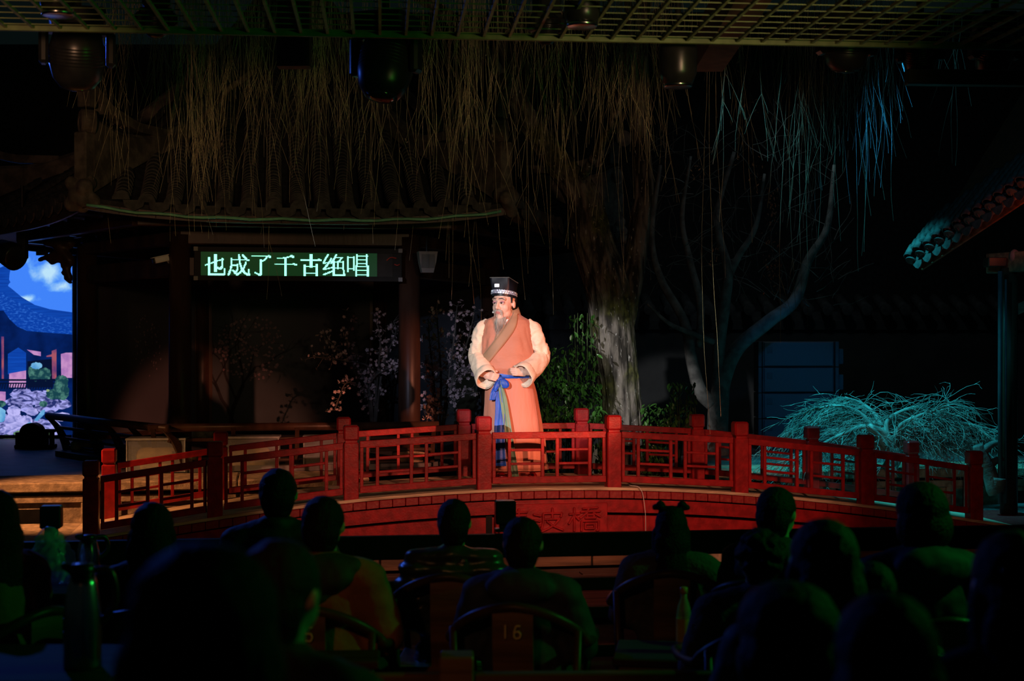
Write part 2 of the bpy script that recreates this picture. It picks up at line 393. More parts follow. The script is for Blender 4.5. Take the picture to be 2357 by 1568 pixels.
terrace(-7.5, -1.1, 'pale stone terrace carrying the hexagonal pavilion on the left', 5)
terrace(2.35, 6.6, 'pale stone terrace under the bare shrub on the right', 4)

# back wall with tile coping
WC = at(1500, 784, 20.5)
bw = MB(); bw.box(-4.0, 9.0, 0, 0.3, 0, 2.15)
wo = struct('wall_back', bw, M['wall'], label='dark grey garden wall with a tiled coping behind the trees', loc=(WC.x, WC.y, 0), rotz=A * 0.6)
q = MB(); q.box(-4.0, 9.0, -0.05, 0.35, 2.15, 2.30, 0.01); q.build('wall_band', M['wall'], wo)
q = MB(); q.box(-4.0, 9.0, -0.02, 0.32, 2.30, 2.42); q.build('coping_base', M['tiledark'], wo)
tm = MB(); tm.tube([(0, -0.24, 2.45), (0, 0.15, 2.62)], 0.075, 10); tme = tm.mesh('coping_tile', M['tiledark'], True)
dm = MB(); dm.lathe([(0.085, 0), (0.085, 0.02), (0.05, 0.028)], 14, (0, -0.245, 2.445), (0, -1, 0)); dme = dm.mesh('end_tile', M['tiledark'])
for k in range(44):
    c = link('coping_tile', tme, wo, (-3.85 + k * 0.29, 0, 0)); link('end_tile', dme, c)

# far dark building wall to the left of the wall (behind pavilion) and house wall on the right
q = MB(); q.box(-14, -3.6, 24, 24.3, 0, 7); struct('wall_far', q, M['tiledark'], label='dark building wall far behind the pavilion')
q = MB(); q.box(-3.6, 14, 26, 26.3, 0, 8); struct('wall_far_garden', q, M['tiledark'], label='dark building wall far behind the garden wall')

# ------------------------------------------------------------------ the red bridge
BO = (0, 12.3, 0)
br = thing('footbridge', 'red lacquered arched wooden footbridge with lattice railings and a carved name plaque', 'bridge', BO, A)
def zdeck(s):
    u = s - 0.324; return 0.735 - 0.026 * u * u + 0.00018 * u ** 4
BW = 1.30
S_F = [onplane(px, 0, BO, 0)[0] for px in (210, 495, 808, 1113, 1411, 1703, 1992, 2242)]
def strip(name, s0, s1, y0, y1, dz0, dz1, m, n=44, parent=br):
    q = MB(); rings = []
    for k in range(n + 1):
        s = lerp(s0, s1, k / n); z = zdeck(s)
        rings.append([(s, y0, z + dz0), (s, y1, z + dz0), (s, y1, z + dz1), (s, y0, z + dz1)])
    q.loft(rings); return q.build(name, m, parent)
strip('deck', -3.75, 4.75, -0.03, BW + 0.03, -0.050, -0.012, M['deck'])
strip('deck_edge', -3.7, 4.7, -0.070, -0.031, -0.030, -0.006, M['deck'])
strip('arch_beam', -3.6, 4.6, -0.055, 0.02, -0.225, -0.112, M['red'])
strip('arch_beam', -3.6, 4.6, BW - 0.02, BW + 0.055, -0.235, -0.06, M['red'])
# blocks along the edge of the deck
nb = 76; s0, s1 = -3.70, 4.72
for k in range(nb):
    a, b = lerp(s0, s1, k / nb) + 0.0018, lerp(s0, s1, (k + 1) / nb) - 0.0018
    q = MB(); za, zb = zdeck(a), zdeck(b); jx = random.uniform(-0.003, 0.003)
    q.obox(((a + b) / 2, -0.045 + jx, (za + zb) / 2 - 0.066), ((b - a) / 2, 0, (zb - za) / 2), (0, 0.05, 0), (0, 0, 0.032), 0.005)
    q.build('edge_block', M['red2'], br)
# fascia below the arch (recessed), with its upright seams
q = MB(); n = 40; rings = []
for k in range(n + 1):
    s = lerp(-3.4, 4.4, k / n); zt = zdeck(s) - 0.255; zb = min(0.30, zt - 0.01)
    rings.append([(s, -0.015, zb), (s, 0.03, zb), (s, 0.03, zt), (s, -0.015, zt)])
q.loft(rings); q.build('fascia', M['red'], br)
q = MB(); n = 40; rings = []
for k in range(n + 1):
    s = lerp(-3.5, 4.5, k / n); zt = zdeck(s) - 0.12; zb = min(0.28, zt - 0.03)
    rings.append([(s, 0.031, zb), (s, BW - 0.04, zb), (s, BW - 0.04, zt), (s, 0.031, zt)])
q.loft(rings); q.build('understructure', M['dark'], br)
# plaque
p0 = onplane(1140, 1229, BO, -0.06); p1 = onplane(1397, 1152, BO, -0.06)
PX0, PX1, PZ0, PZ1 = p0[0], p1[0], 0.315, 0.592
q = MB(); q.box(PX0, PX1, -0.085, -0.02, PZ0, PZ1, 0.005); plaque = q.build('name_plaque', M['red'], br)
plaque['label'] = 'raised red plaque carved with three large characters'
q = MB(); q.box(PX0 - 0.075, PX0 - 0.02, -0.02, 0.0, PZ0, PZ1 - 0.02); q.build('slot', M['dark'], br)
GL = {
 'qing': [[(5, 90), (20, 82)], [(2, 64), (17, 56)], [(3, 5), (12, 18), (20, 36)], [(40, 86), (96, 86)], [(44, 72), (92, 72)], [(36, 58), (99, 58)], [(68, 100), (68, 58)],
          [(46, 48), (46, 20), (40, 0)], [(46, 48), (90, 48), (90, 6), (80, 1)], [(46, 33), (90, 33)], [(46, 18), (90, 18)]],
 'bo': [[(2, 75), (26, 68)], [(4, 51), (24, 46)], [(24, 30), (8, 3)], [(33, 78), (33, 42), (27, 10)], [(33, 78), (92, 79), (89, 62)], [(62, 99), (62, 54)],
        [(37, 54), (86, 55), (70, 32), (50, 15), (28, 3)], [(45, 46), (64, 25), (97, 6)]],
 'qiao': [[(3, 73), (34, 75)], [(18, 99), (18, 2)], [(18, 70), (2, 32)], [(21, 66), (33, 48)], [(44, 96), (90, 99)], [(38, 82), (97, 84)], [(62, 96), (56, 76), (36, 56)], [(76, 78), (98, 60)],
          [(58, 70), (78, 70)], [(52, 56), (84, 56)], [(58, 70), (58, 57)], [(78, 70), (78, 57)], [(40, 2), (41, 43), (92, 43), (92, 4), (86, 2)], [(52, 31), (80, 31), (80, 11), (52, 11), (52, 31)]],
}
for nm, px, wd in (('qing', 1181, 0.265), ('bo', 1262, 0.275), ('qiao', 1345, 0.29)):
    cx = onplane(px, 0, BO, -0.085)[0]; q = MB(); hh = 0.205; zb = PZ0 + 0.035
    for st in GL[nm]:
        for (xa, ya), (xb, yb) in zip(st, st[1:]):
            a = Vector((cx + (xa / 100 - 0.5) * wd, -0.094, zb + ya / 100 * hh)); b = Vector((cx + (xb / 100 - 0.5) * wd, -0.094, zb + yb / 100 * hh))
            d = (b - a).normalized() * 0.006
            q.beam(a - d, b + d, 0.020, 0.036, up=(0, 1, 0), b=0.006)
    q.build('carved_character', M['red'], plaque)
# posts
pm = MB(); pw = 0.062
pm.box(-pw, pw, -pw, pw, -0.09, 0.480, 0.007); post_me = pm.mesh('post', M['red'])
cm = MB(); cm.box(-pw * 0.80, pw * 0.80, -pw * 0.80, pw * 0.80, 0.480, 0.497); neck_me = cm.mesh('post_neck', M['red'])
cm = MB(); cm.box(-pw * 1.04, pw * 1.04, -pw * 1.04, pw * 1.04, 0.497, 0.625, 0.014); cap_me = cm.mesh('post_cap', M['red'])
for row, y in ((0, 0.0), (1, BW)):
    for s in S_F:
        p = link('post', post_me, br, (s, y, zdeck(s) - 0.005)); link('post_neck', neck_me, p); link('post_cap', cap_me, p)
    for a, b in zip(S_F, S_F[1:]):
        x0, x1 = a + pw + 0.012, b - pw - 0.004
        pn = bpy.data.objects.new('railing_panel', None); COL.objects.link(pn); pn.parent = br; pn.location = (0, y, 0); pn.empty_display_size = 0.05
        za, zb = zdeck(a), zdeck(b)
        zz = lambda x: lerp(za, zb, (x - a) / (b - a))
        def bar(name, xa, xb, dz, h, t=0.042):
            q = MB(); q.obox(((xa + xb) / 2, 0, (zz(xa) + zz(xb)) / 2 + dz), ((xb - xa) / 2, 0, (zz(xb) - zz(xa)) / 2), (0, t / 2, 0), (0, 0, h / 2), 0.004); q.build(name, M['red'], pn)
        def upr(name, x, wd=0.028):
            q = MB(); z = zz(x); q.box(x - wd / 2, x + wd / 2, -0.014, 0.014, z + 0.09, z + 0.43, 0.003); q.build(name, M['red'], pn)
        bar('top_rail', x0, x1, 0.452, 0.056); bar('bottom_rail', x0, x1, 0.066, 0.056)
        L = x1 - x0; fr = [0.15, 0.44, 0.57, 0.857]
        upr('stile', x0 + 0.016); upr('stile', x1 - 0.016)
        for f_ in fr: upr('baluster', x0 + L * f_)
        for i0, i1 in ((0, 1), (2, 3)):
            for dz in (0.205, 0.325): bar('crossbar', x0 + L * fr[i0] + 0.013, x0 + L * fr[i1] - 0.013, dz, 0.022, 0.024)
# the landing at the right-hand end
q = MB(); q.box(4.72, 5.35, -0.05, BW, zdeck(4.72) - 0.14, zdeck(4.72) - 0.02, 0.01); q.build('landing', M['red2'], br)
q = MB(); q.box(-4.5, -3.72, -0.05, BW, zdeck(-3.72) - 0.14, zdeck(-3.72) - 0.02, 0.01); q.build('landing', M['stone'], br)
# cable hanging over the fascia
q = MB(); a = onplane(1475, 1122, BO, -0.12); b = onplane(1488, 1225, BO, -0.14)
q.tube(smooth_path([(a[0] - 0.08, -0.02, a[1] + 0.01), (a[0], -0.115, a[1] - 0.015), ((a[0] + b[0]) / 2 + 0.015, -0.12, (a[1] + b[1]) / 2), (b[0], -0.115, b[1]), (b[0], -0.12, 0.06)], 6), 0.003, 6)
tag(q.build('cable', M['white'], None, True, BO, A), 'thin pale cable hanging down over the red bridge fascia', 'cable')

# ------------------------------------------------------------------ hexagonal pavilion
PC = Vector((-2.617, 17.04, 0.65))
pav = thing('pavilion', 'dark hexagonal wooden pavilion with upturned tiled eaves beside the red bridge', 'pavilion', PC, A)
Rc, Re = 2.39, 4.0
ANG = [240, 300, 0, 60, 120, 180]          # front-left, front-right, right, back-right, back-left, left
def hexv(r, k): return Vector((r * math.cos(R(ANG[k % 6])), r * math.sin(R(ANG[k % 6])), 0))
FZ = -PC.z                                 # local z of world zero
# floor slab
q = MB(); q.prism([(hexv(2.75, k).x, hexv(2.75, k).y) for k in range(6)], (0, 0, 0.003), (1, 0, 0), (0, 1, 0), (0, 0, 0.06)); q.build('floor_slab', M['paving'], pav)
cm = MB(); cm.lathe([(0.115, 0.18), (0.118, 0.6), (0.112, 2.45)], 28); col_me = cm.mesh('column', M['wood'], True)
cb = MB(); cb.lathe([(0.17, 0.06), (0.19, 0.10), (0.18, 0.16), (0.135, 0.2)], 28); base_me = cb.mesh('column_base', M['stone'], True)
for k in range(6):
    c = link('column', col_me, pav, hexv(Rc, k)); link('column_base', base_me, c)
for k in range(6):
    a, b = hexv(Rc, k), hexv(Rc, k + 1)
    for nm, z, h, t in (('tie_beam', 2.12, 0.20, 0.10), ('upper_beam', 2.42, 0.14, 0.14)):
        q = MB(); q.beam(a + Vector((0, 0, z)), b + Vector((0, 0, z)), t, h, b=0.01); q.build(nm, M['wood'], pav)
    # eave purlin further out and bracket sets between
    a2, b2 = hexv(Rc + 0.75, k), hexv(Rc + 0.75, k + 1)
    q = MB(); q.beam(a2 + Vector((0, 0, 2.55)), b2 + Vector((0, 0, 2.55)), 0.10, 0.12, b=0.01); q.build('eave_purlin', M['wood'], pav)
    n = ((a + b) / 2).normalized(); t = (b - a).normalized()
    for f_ in (0.0, 0.2, 0.4, 0.6, 0.8):
        c = a.lerp(b, f_); q = MB(); z = 2.49
        q.obox(c + Vector((0, 0, z + 0.03)), t * 0.06, n * 0.06, Vector((0, 0, 0.03)), 0.005)
        for j, (ww, zz_) in enumerate(((0.17, 0.09), (0.26, 0.17))):
            o_ = c + n * (0.10 + 0.22 * j)
            pts = [(-ww, 0.02), (-ww, 0.05), (ww, 0.05), (ww, 0.02), (ww * 0.6, -0.03), (-ww * 0.6, -0.03)]
            q.prism(pts, o_ + Vector((0, 0, z + zz_)) - n * 0.025, t, (0, 0, 1), n * 0.05)
            for sx in (-1, 0, 1): q.obox(o_ + t * sx * ww * 0.85 + Vector((0, 0, z + zz_ + 0.07)), t * 0.03, n * 0.03, Vector((0, 0, 0.02)))
        q.beam(c + Vector((0, 0, z + 0.10)), c + n * 0.62 + Vector((0, 0, z + 0.14)), 0.06, 0.08)
        q.build('bracket_set', M['wood'], pav)
# roof: six concave faces between the hips
HIP = [(0.25, 5.55), (0.6, 5.05), (1.2, 4.36), (2.0, 3.64), (2.5, 3.36), (3.0, 3.17), (3.5, 2.95), (3.8, 2.80), (4.0, 2.70)]
MID = [(0.25, 5.5), (0.6, 5.0), (1.2, 4.28), (2.0, 3.52), (2.5, 3.2), (3.0, 2.92), (3.5, 2.72), (3.8, 2.63), (4.0, 2.585)]
RID = [(0.25, 5.75), (0.6, 5.25), (1.2, 4.55), (2.0, 3.88), (2.5, 3.58), (3.0, 3.41), (3.5, 3.38), (3.8, 3.46), (4.05, 3.58)]
rr = [0.25, 0.5, 0.8, 1.2, 1.6, 2.0, 2.4, 2.8, 3.2, 3.5, 3.8, 4.0]
def roofz(x, y, k):
    """local roof height on face k for a point given in the face frame (x across, a = distance from the axis)"""
    a = y; r = a / math.cos(R(30)); u = min(1, abs(x) / max(1e-3, r * 0.5))
    return lerp(interp(MID, r), interp(HIP, r), u ** 3)
def facepoint(k, x, a, z):
    d0 = hexv(1, k); d1 = hexv(1, k + 1); n = ((d0 + d1) / 2).normalized(); t = (d1 - d0).normalized()
    return n * a + t * x + Vector((0, 0, z))
for k in range(6):
    q = MB(); rings = []; rin = []
    for r in rr:
        a = r * math.cos(R(30)); ring = []
        for i in range(17):
            x = lerp(-r / 2, r / 2, i / 16); ring.append(facepoint(k, x, a, roofz(x, a, k)))
        rings.append(ring)
    q.loft(rings, False, False); rings2 = [[p - Vector((0, 0, 0.05)) for p in r_] for r_ in rings]; q.loft(rings2, False, False)
    q.loft([rings[-1], rings2[-1]], False, False)
    q.build('roof_face', M['tiledark'], pav, True)
    # eave board and cable
    q = MB(); ring = []
    for i in range(25):
        x = lerp(-2.0, 2.0, i / 24); p = facepoint(k, x, 3.45, roofz(x, 3.46, k) - 0.085)
        ring.append(p)
    for p0_, p1_ in zip(ring, ring[1:]): q.beam(p0_, p1_ + (p1_ - p0_) * 0.05, 0.03, 0.07)
    q.build('eave_board', M['wood'], pav)
def tile_row(x, k):
    q = MB(); a1 = 3.50; a0 = max(0.5, abs(x) * 1.732 + 0.12); n = max(2, int((a1 - a0) / 0.062))
    if a0 > 3.3: return None
    prev = None
    for i in range(n):
        aa, ab = lerp(a1, a0, i / n), lerp(a1, a0, (i + 1.25) / n)
        for (p, q_, r0, r1) in ((aa, ab, 0.082, 0.066),):
            ring = []
            for a_, r_ in ((p, r0), (q_, r1)):
                z = roofz(x, min(a_, 3.46), k)
                ring.append([facepoint(k, x + r_ * math.cos(R(180 * j / 8)), a_, z + 0.02 + r_ * math.sin(R(180 * j / 8))) for j in range(9)])
            base = [facepoint(k, x + 0.05 * math.cos(R(180 * j / 8)), p, roofz(x, min(p, 3.46), k) + 0.02 + 0.05 * math.sin(R(180 * j / 8))) for j in range(9)]
            q.loft([base] + ring, False, False)
    return q
for k in (0, 5, 1):
    for i in range(17):
        x = -1.88 + i * 0.235; q = tile_row(x, k)
        if q is None: continue
        o = q.build('tile_row', M['tile'], pav)
        e = MB(); z = roofz(x, 3.46, k)
        d0 = hexv(1, k); d1 = hexv(1, k + 1); nn = ((d0 + d1) / 2).normalized(); tt = (d1 - d0).normalized()
        pts = [(0.082 * math.cos(R(a_)), 0.02 + 0.082 * math.sin(R(a_))) for a_ in range(0, 181, 18)]
        e.prism(pts, facepoint(k, x, 3.505, z), tt, (0, 0, 1), nn * 0.018); e.build('end_tile', M['tile'], o)
        if i < 16:
            e = MB(); xm = x + 0.1175; z = roofz(xm, 3.46, k)
            pts = [(-0.10, 0.03), (0.10, 0.03), (0.085, -0.03), (0.0, -0.075), (-0.085, -0.03)]
            e.prism(pts, facepoint(k, xm, 3.50, z), tt, (0, 0, 1), nn * 0.016); e.build('drip_tile', M['tile'], o)
# hip ridges with their end ornaments
for k in range(6):
    d = hexv(1, k).normalized(); s_ = Vector((-d.y, d.x, 0))
    def rp(r, z): return d * r + Vector((0, 0, z))
    q = MB(); rings = []
    for i in range(31):
        r = lerp(0.25, 3.92, i / 30); zt = interp(RID, r) - 0.02; zb = min(interp(HIP, r), zt - 0.16); ww = 0.075
        rings.append([rp(r, zb) - s_ * ww, rp(r, zb) + s_ * ww, rp(r, zt - 0.04) + s_ * ww, rp(r, zt) + s_ * ww * 0.55, rp(r, zt) - s_ * ww * 0.55, rp(r, zt - 0.04) - s_ * ww])
    q.loft(rings); rg = q.build('hip_ridge', M['ridge'], pav)
    q = MB(); rings = []
    for i in range(13):                       # slender upper ridge that springs free towards the tip
        r = lerp(2.7, 4.06, i / 12); zt = interp([(2.7, 3.50), (3.2, 3.50), (3.6, 3.60), (3.9, 3.78), (4.06, 3.92)], r)
        rings.append([rp(r, zt - 0.09) - s_ * 0.06, rp(r, zt - 0.09) + s_ * 0.06, rp(r, zt) + s_ * 0.06, rp(r, zt) - s_ * 0.06])
    q.loft(rings); q.build('upper_ridge', M['ridge'], rg)
    q = MB(); q.lathe([(0.10, -0.07), (0.105, 0.0), (0.10, 0.07)], 20, rp(4.05, 3.86), s_); q.build('ridge_tip', M['ridge'], rg)
    q = MB(); q.obox(rp(3.93, 3.66), d * 0.06, s_ * 0.07, Vector((0, 0, 0.12)), 0.01); q.obox(rp(3.72, 3.60), d * 0.03, s_ * 0.05, Vector((0, 0, 0.10))); q.build('ridge_block', M['ridge'], rg)
    q = MB(); q.lathe([(0.115, -0.10), (0.12, -0.02), (0.12, 0.02), (0.10, 0.035), (0.085, 0.02), (0.03, 0.035)], 22, rp(3.98, 3.40), (d * 0.75 - s_ * (0.65 if k != 1 else -0.65)).normalized()); q.build('round_medallion', M['ridge'], rg)
    q = MB(); q.box(-0.07, 0.07, -0.07, 0.07, 2.78, 3.30, 0.012); q.build('corner_block', M['ridge'], rg, loc=(d * 3.97).to_tuple(), rotz=math.atan2(d.y, d.x))
    random.seed(5 + k); q = MB()
    for j in range(14): q.ell(rp(4.0 + random.uniform(-0.08, 0.1), 2.72 + random.uniform(-0.12, 0.12)) + s_ * random.uniform(-0.09, 0.09), random.uniform(0.05, 0.085), 8, 6)
    link('corner_ornament', remesh(q, 'corner_ornament', M['ridge'], 0.02, 1), rg)
q = MB(); q.lathe([(0.3, 5.4), (0.32, 5.6), (0.2, 5.7), (0.22, 5.85), (0.1, 6.0), (0.02, 6.25)], 20); q.build('roof_finial', M['ridge'], pav, True)
# soffit under the eave
for k in range(6):
    q = MB(); rings = []
    for f_ in range(0, 5):
        r = lerp(Rc + 0.1, Re - 0.08, f_ / 4); a = r * math.cos(R(30))
        rings.append([facepoint(k, lerp(-r / 2, r / 2, i / 8), a, lerp(2.62, roofz(lerp(-r / 2, r / 2, i / 8), min(a, 3.4), k) - 0.07, f_ / 4)) for i in range(9)])
    q.loft(rings, False, False); q.build('soffit', M['wood'], pav)
# cable light strip clipped along the front eave, green light put into its colour
q = MB(); pts = [facepoint(0, lerp(-1.95, 1.95, i / 26), 3.56, roofz(lerp(-1.95, 1.95, i / 26), 3.46, 0) - 0.085 + 0.008 * math.sin(i * 1.7)) for i in range(27)]
q.tube(pts, 0.014, 6)
tag(q.build('light_cable', mat('green_lit_tube', (0.20, 0.62, 0.34), 0.35), None, True, PC, A), 'cable tube with green light put into its colour, clipped along the pavilion eave', 'cable')

# painted screens filling the back faces
random.seed(11)
def blossom(q, p, ux, uy, n, r):
    for j in range(5):
        a = 2 * math.pi * j / 5 + random.random(); c = p + (ux * math.cos(a) + uy * math.sin(a)) * r * 0.6
        pts = [(0.5 * r * math.cos(R(b_)), 0.5 * r * math.sin(R(b_))) for b_ in range(0, 360, 60)]
        q.add([c + ux * x + uy * y + n * random.uniform(0.001, 0.004) for x, y in pts], [(0, 1, 2, 3, 4, 5)])
def screen(k, pm, flowers, pet, trees, lo=0.20, hi=2.02, label=None):
    a, b = hexv(Rc, k), hexv(Rc, k + 1); t = (b - a).normalized(); n = -((a + b) / 2).normalized(); L = (b - a).length; up = Vector((0, 0, 1))
    sc = MB(); sc.obox((a + b) / 2 + up * (lo + hi) / 2, t * (L / 2 - 0.14), n * 0.012, up * (hi - lo) / 2); so = sc.build('painted_screen', pm, pav)
    for zz_ in (lo, hi):
        f = MB(); f.beam(a + up * zz_ + t * 0.1, b + up * zz_ - t * 0.1, 0.07, 0.06, b=0.005); f.build('screen_rail', M['wood'], so)
    for xx in (0.13, L - 0.13):
        f = MB(); f.beam(a + t * xx + up * lo, a + t * xx + up * hi, 0.05, 0.05, up=tuple(n), b=0.004); f.build('screen_stile', M['wood'], so)
    o = a + n * 0.016
    q = MB(); fl = MB()
    def grow(p, ang, ln, rad, depth):
        pts = [p]; cur = Vector(p); an = ang
        for j in range(5):
            an += random.uniform(-0.28, 0.28); cur = cur + Vector((math.cos(an), math.sin(an))) * ln / 5; pts.append(cur.copy())
        for (p0_, p1_) in zip(pts, pts[1:]):
            w0 = rad * (1 - 0.1 * depth)
            dd = (p1_ - p0_).normalized(); sd = Vector((-dd.y, dd.x)) * w0
            q.add([o + t * x + up * y for x, y in (p0_ - sd, p0_ + sd, p1_ + sd * 0.85, p1_ - sd * 0.85)], [(0, 1, 2, 3)])
        if depth < 4:
            for j in range(2 if depth else 3): grow(pts[random.choice((3, 4, 5))], an + random.uniform(-0.8, 0.8), ln * random.uniform(0.6, 0.85), rad * 0.6, depth + 1)
    for (x, z, ang, ln, rad) in trees: grow(Vector((x, z)), ang, ln, rad, 0)
    if q.v: q.build('painted_branches', M['paintink'], so)
    for (cx, cz, rx, rz, cnt, r) in flowers:
        for j in range(cnt):
            an = random.random() * 6.28; rad = math.sqrt(random.random()); x = cx + rx * rad * math.cos(an); z = cz + rz * rad * math.sin(an)
            if 0.18 < x < L - 0.18 and lo + 0.05 < z < hi - 0.05: blossom(fl, o + n * 0.004 + t * x + up * z, t, up, n, r * random.uniform(0.7, 1.2))
    if fl.v:
        fo = fl.build('painted_blossoms', pet, so); fo['kind'] = 'stuff'
    return so
# order along face k runs from vertex k to k+1; face 3 = back, 2 = back right, 4 = back left
# back face: x runs from back-right (0) to back-left (2.39)
screen(3, M['panel'], [(1.75, 1.25, 0.45, 0.45, 200, 0.016)], M['petald'],
       [(2.0, 0.24, 1.75, 0.55, 0.03), (1.95, 0.24, 1.15, 0.6, 0.022)])
screen(2, M['panel'], [(0.9, 1.25, 0.35, 0.5, 10, 0.03)], M['petal'], [])
screen(4, M['panelp'], [(1.2, 1.3, 0.3, 0.4, 60, 0.014)], M['petald'], [])

# artificial plum tree in bloom standing inside, right of centre
def blossom_tree(base, sprays, label, h):
    T = thing('blossom_tree', label, 'tree', base, 0)
    tr = MB(); fl = MB(); random.seed(int(abs(base[0]) * 100)); cnt = 0
    for sp in sprays:
        pts = smooth_path([Vector(p) for p in sp], 6); n = len(pts)
        tr.tube(pts, [lerp(0.018, 0.005, i / (n - 1)) for i in range(n)], 6)
        for i in range(4, n):
            for j in range(random.choice((2, 3, 3, 4))):
                sd = Vector((random.uniform(-1, 1), random.uniform(-0.5, 0.5), random.uniform(-0.6, 1))).normalized(); e = pts[i] + sd * random.uniform(0.04, 0.17)
                tr.tube([pts[i], e], [0.004, 0.002], 4)
                for f_ in range(random.choice((1, 2, 2))):
                    c = pts[i].lerp(e, random.uniform(0.5, 1.05)) + Vector((random.uniform(-0.02, 0.02), random.uniform(-0.02, 0.02), random.uniform(-0.02, 0.02)))
                    r = random.uniform(0.014, 0.024); rot = Euler((random.uniform(0, 3), random.uniform(0, 3), random.uniform(0, 3))).to_matrix()
                    for k in range(5):
                        a = 2 * math.pi * k / 5; u = rot @ Vector((math.cos(a), math.sin(a), 0.25)); v = rot @ Vector((-math.sin(a), math.cos(a), 0)); cnt += 1
                        fl.add([c, c + u * r * 0.6 + v * r * 0.45, c + u * r * 1.1 + v * r * 0.25, c + u * r * 1.1 - v * r * 0.25, c + u * r * 0.6 - v * r * 0.45], [(0, 1, 2, 3, 4)])
    tr.build('branches', M['bark2'], T, True)
    fo = fl.build('blossoms', M['petal'], T); fo['kind'] = 'stuff'
    return T
B1 = at(860, 1000, 18.0); B1.z = 0.71
def rel(px, py, d): return at(px, py, d) - B1
blossom_tree(B1, [
  [(0, 0, 0), rel(850, 900, 18), rel(800, 800, 17.9), rel(815, 720, 17.8)],
  [(0, 0, 0), rel(860, 860, 18), rel(790, 830, 17.7), rel(722, 822, 17.7)],
  [(0, 0, 0), rel(868, 880, 18), rel(875, 780, 17.7), rel(858, 722, 17.7)],
  [(0, 0, 0), rel(880, 850, 18), rel(910, 770, 17.7), rel(906, 740, 17.7)],
  [(0, 0, 0), rel(850, 920, 18), rel(800, 880, 17.7), rel(770, 945, 17.6)],
  [(0, 0, 0), rel(850, 890, 18), rel(890, 850, 17.7), rel(915, 850, 17.7)],
  [(0, 0, 0), rel(840, 870, 18), rel(760, 790, 17.7), rel(740, 770, 17.7)]],
  'tree with sparse pinkish blossoms inside the pavilion behind its front right column', 2)
B2 = at(1010, 985, 16.4); B2.z = 0.71
def rel2(px, py, d): return at(px, py, d) - B2
blossom_tree(B2, [
  [(0, 0, 0), rel2(1000, 900, 16.4), rel2(990, 800, 16.3), rel2(985, 735, 16.2)],
  [(0, 0, 0), rel2(1015, 880, 16.4), rel2(1010, 790, 16.3), rel2(1005, 710, 16.2)],
  [(0, 0, 0), rel2(1030, 890, 16.4), rel2(1045, 780, 16.3), rel2(1052, 705, 16.2)],
  [(0, 0, 0), rel2(1040, 880, 16.4), rel2(1075, 790, 16.3), rel2(1092, 720, 16.2)],
  [(0, 0, 0), rel2(1030, 920, 16.4), rel2(1060, 850, 16.3), rel2(1095, 860, 16.2)],
  [(0, 0, 0), rel2(1000, 910, 16.4), rel2(985, 850, 16.3), rel2(978, 830, 16.2)],
  [(0, 0, 0), rel2(1005, 930, 16.4), rel2(1060, 910, 16.3), rel2(1085, 905, 16.2)],
  [(0, 0, 0), rel2(1000, 950, 16.4), rel2(985, 930, 16.3), rel2(982, 965, 16.2)]],
  'tree with brighter white blossoms right of the pavilion column, behind the performer', 2)

# bench railings with curved backs on the two front faces
for k, (e0, e1) in ((0, (0.30, 0.28)), (5, (0.42, 0.34))):
    a, b = hexv(Rc, k), hexv(Rc, k + 1); t = (b - a).normalized(); n = ((a + b) / 2).normalized(); up = Vector((0, 0, 1))
    o = bpy.data.objects.new('bench_rail', None); COL.objects.link(o); o.parent = pav; o.empty_display_size = 0.1
    q = MB(); q.tube([a - t * e0 + n * 0.30 + up * 0.46, b + t * e1 + n * 0.30 + up * 0.46], 0.042, 14); q.build('hand_rail', M['wood'], o, True)
    for off, z in ((0.24, 0.33), (0.17, 0.20), (0.12, 0.10)):
        q = MB(); q.beam(a - t * (e0 - 0.06) + n * off + up * z, b + t * (e1 - 0.06) + n * off + up * z, 0.03, 0.035, b=0.004); q.build('back_slat', M['wood'], o)
    q = MB(); q.beam(a + n * 0.0 + up * 0.06, b + n * 0.0 + up * 0.06, 0.28, 0.05, b=0.006); q.build('bench_seat', M['wood'], o)
    for f_ in (-e0 + 0.05, 0.55, 1.2, 1.85, 2.39 + e1 - 0.05):
        c = a + t * f_; pts = smooth_path([c + n * 0.08 + up * 0.05, c + n * 0.12 + up * 0.16, c + n * 0.20 + up * 0.32, c + n * 0.32 + up * 0.45], 4)
        q = MB(); rings = []
        for i, p in enumerate(pts):
            ww = lerp(0.055, 0.03, i / (len(pts) - 1)); rings.append([p - t * 0.022 - n * ww, p + t * 0.022 - n * ww, p + t * 0.022 + n * ww, p - t * 0.022 + n * ww])
        q.loft(rings); q.build('curved_support', M['wood'], o)
# carved hanging brackets beside the left column and a key-pattern frieze between the left columns
a, b = hexv(Rc, 5), hexv(Rc, 4)
t = (b - a).normalized(); up = Vector((0, 0, 1))
o = bpy.data.objects.new('frieze', None); COL.objects.link(o); o.parent = pav; o.empty_display_size = 0.1
fx = lambda px, py: at(px, py, 18.0)
invp = Matrix.Translation(PC) @ Matrix.Rotation(A, 4, 'Z'); invp = invp.inverted()
for (x0, y0, x1, y1) in ((40, 545, 118, 556), (64, 556, 73, 577), (54, 569, 73, 577), (84, 556, 93, 588), (84, 580, 110, 588), (104, 560, 110, 586), (-40, 545, 40, 556), (10, 556, 18, 580), (18, 572, 36, 580)):
    q = MB(); c = invp @ fx((x0 + x1) / 2, (y0 + y1) / 2); hx = (x1 - x0) / 2 * 18 / F; hz = (y1 - y0) / 2 * 18 / F
    q.obox(c, (hx * cA, -hx * sA, 0), (0.02 * sA, 0.02 * cA, 0), (0, 0, hz)); q.build('frieze_bar', M['bluelitwood'], o)
cmn = MB()
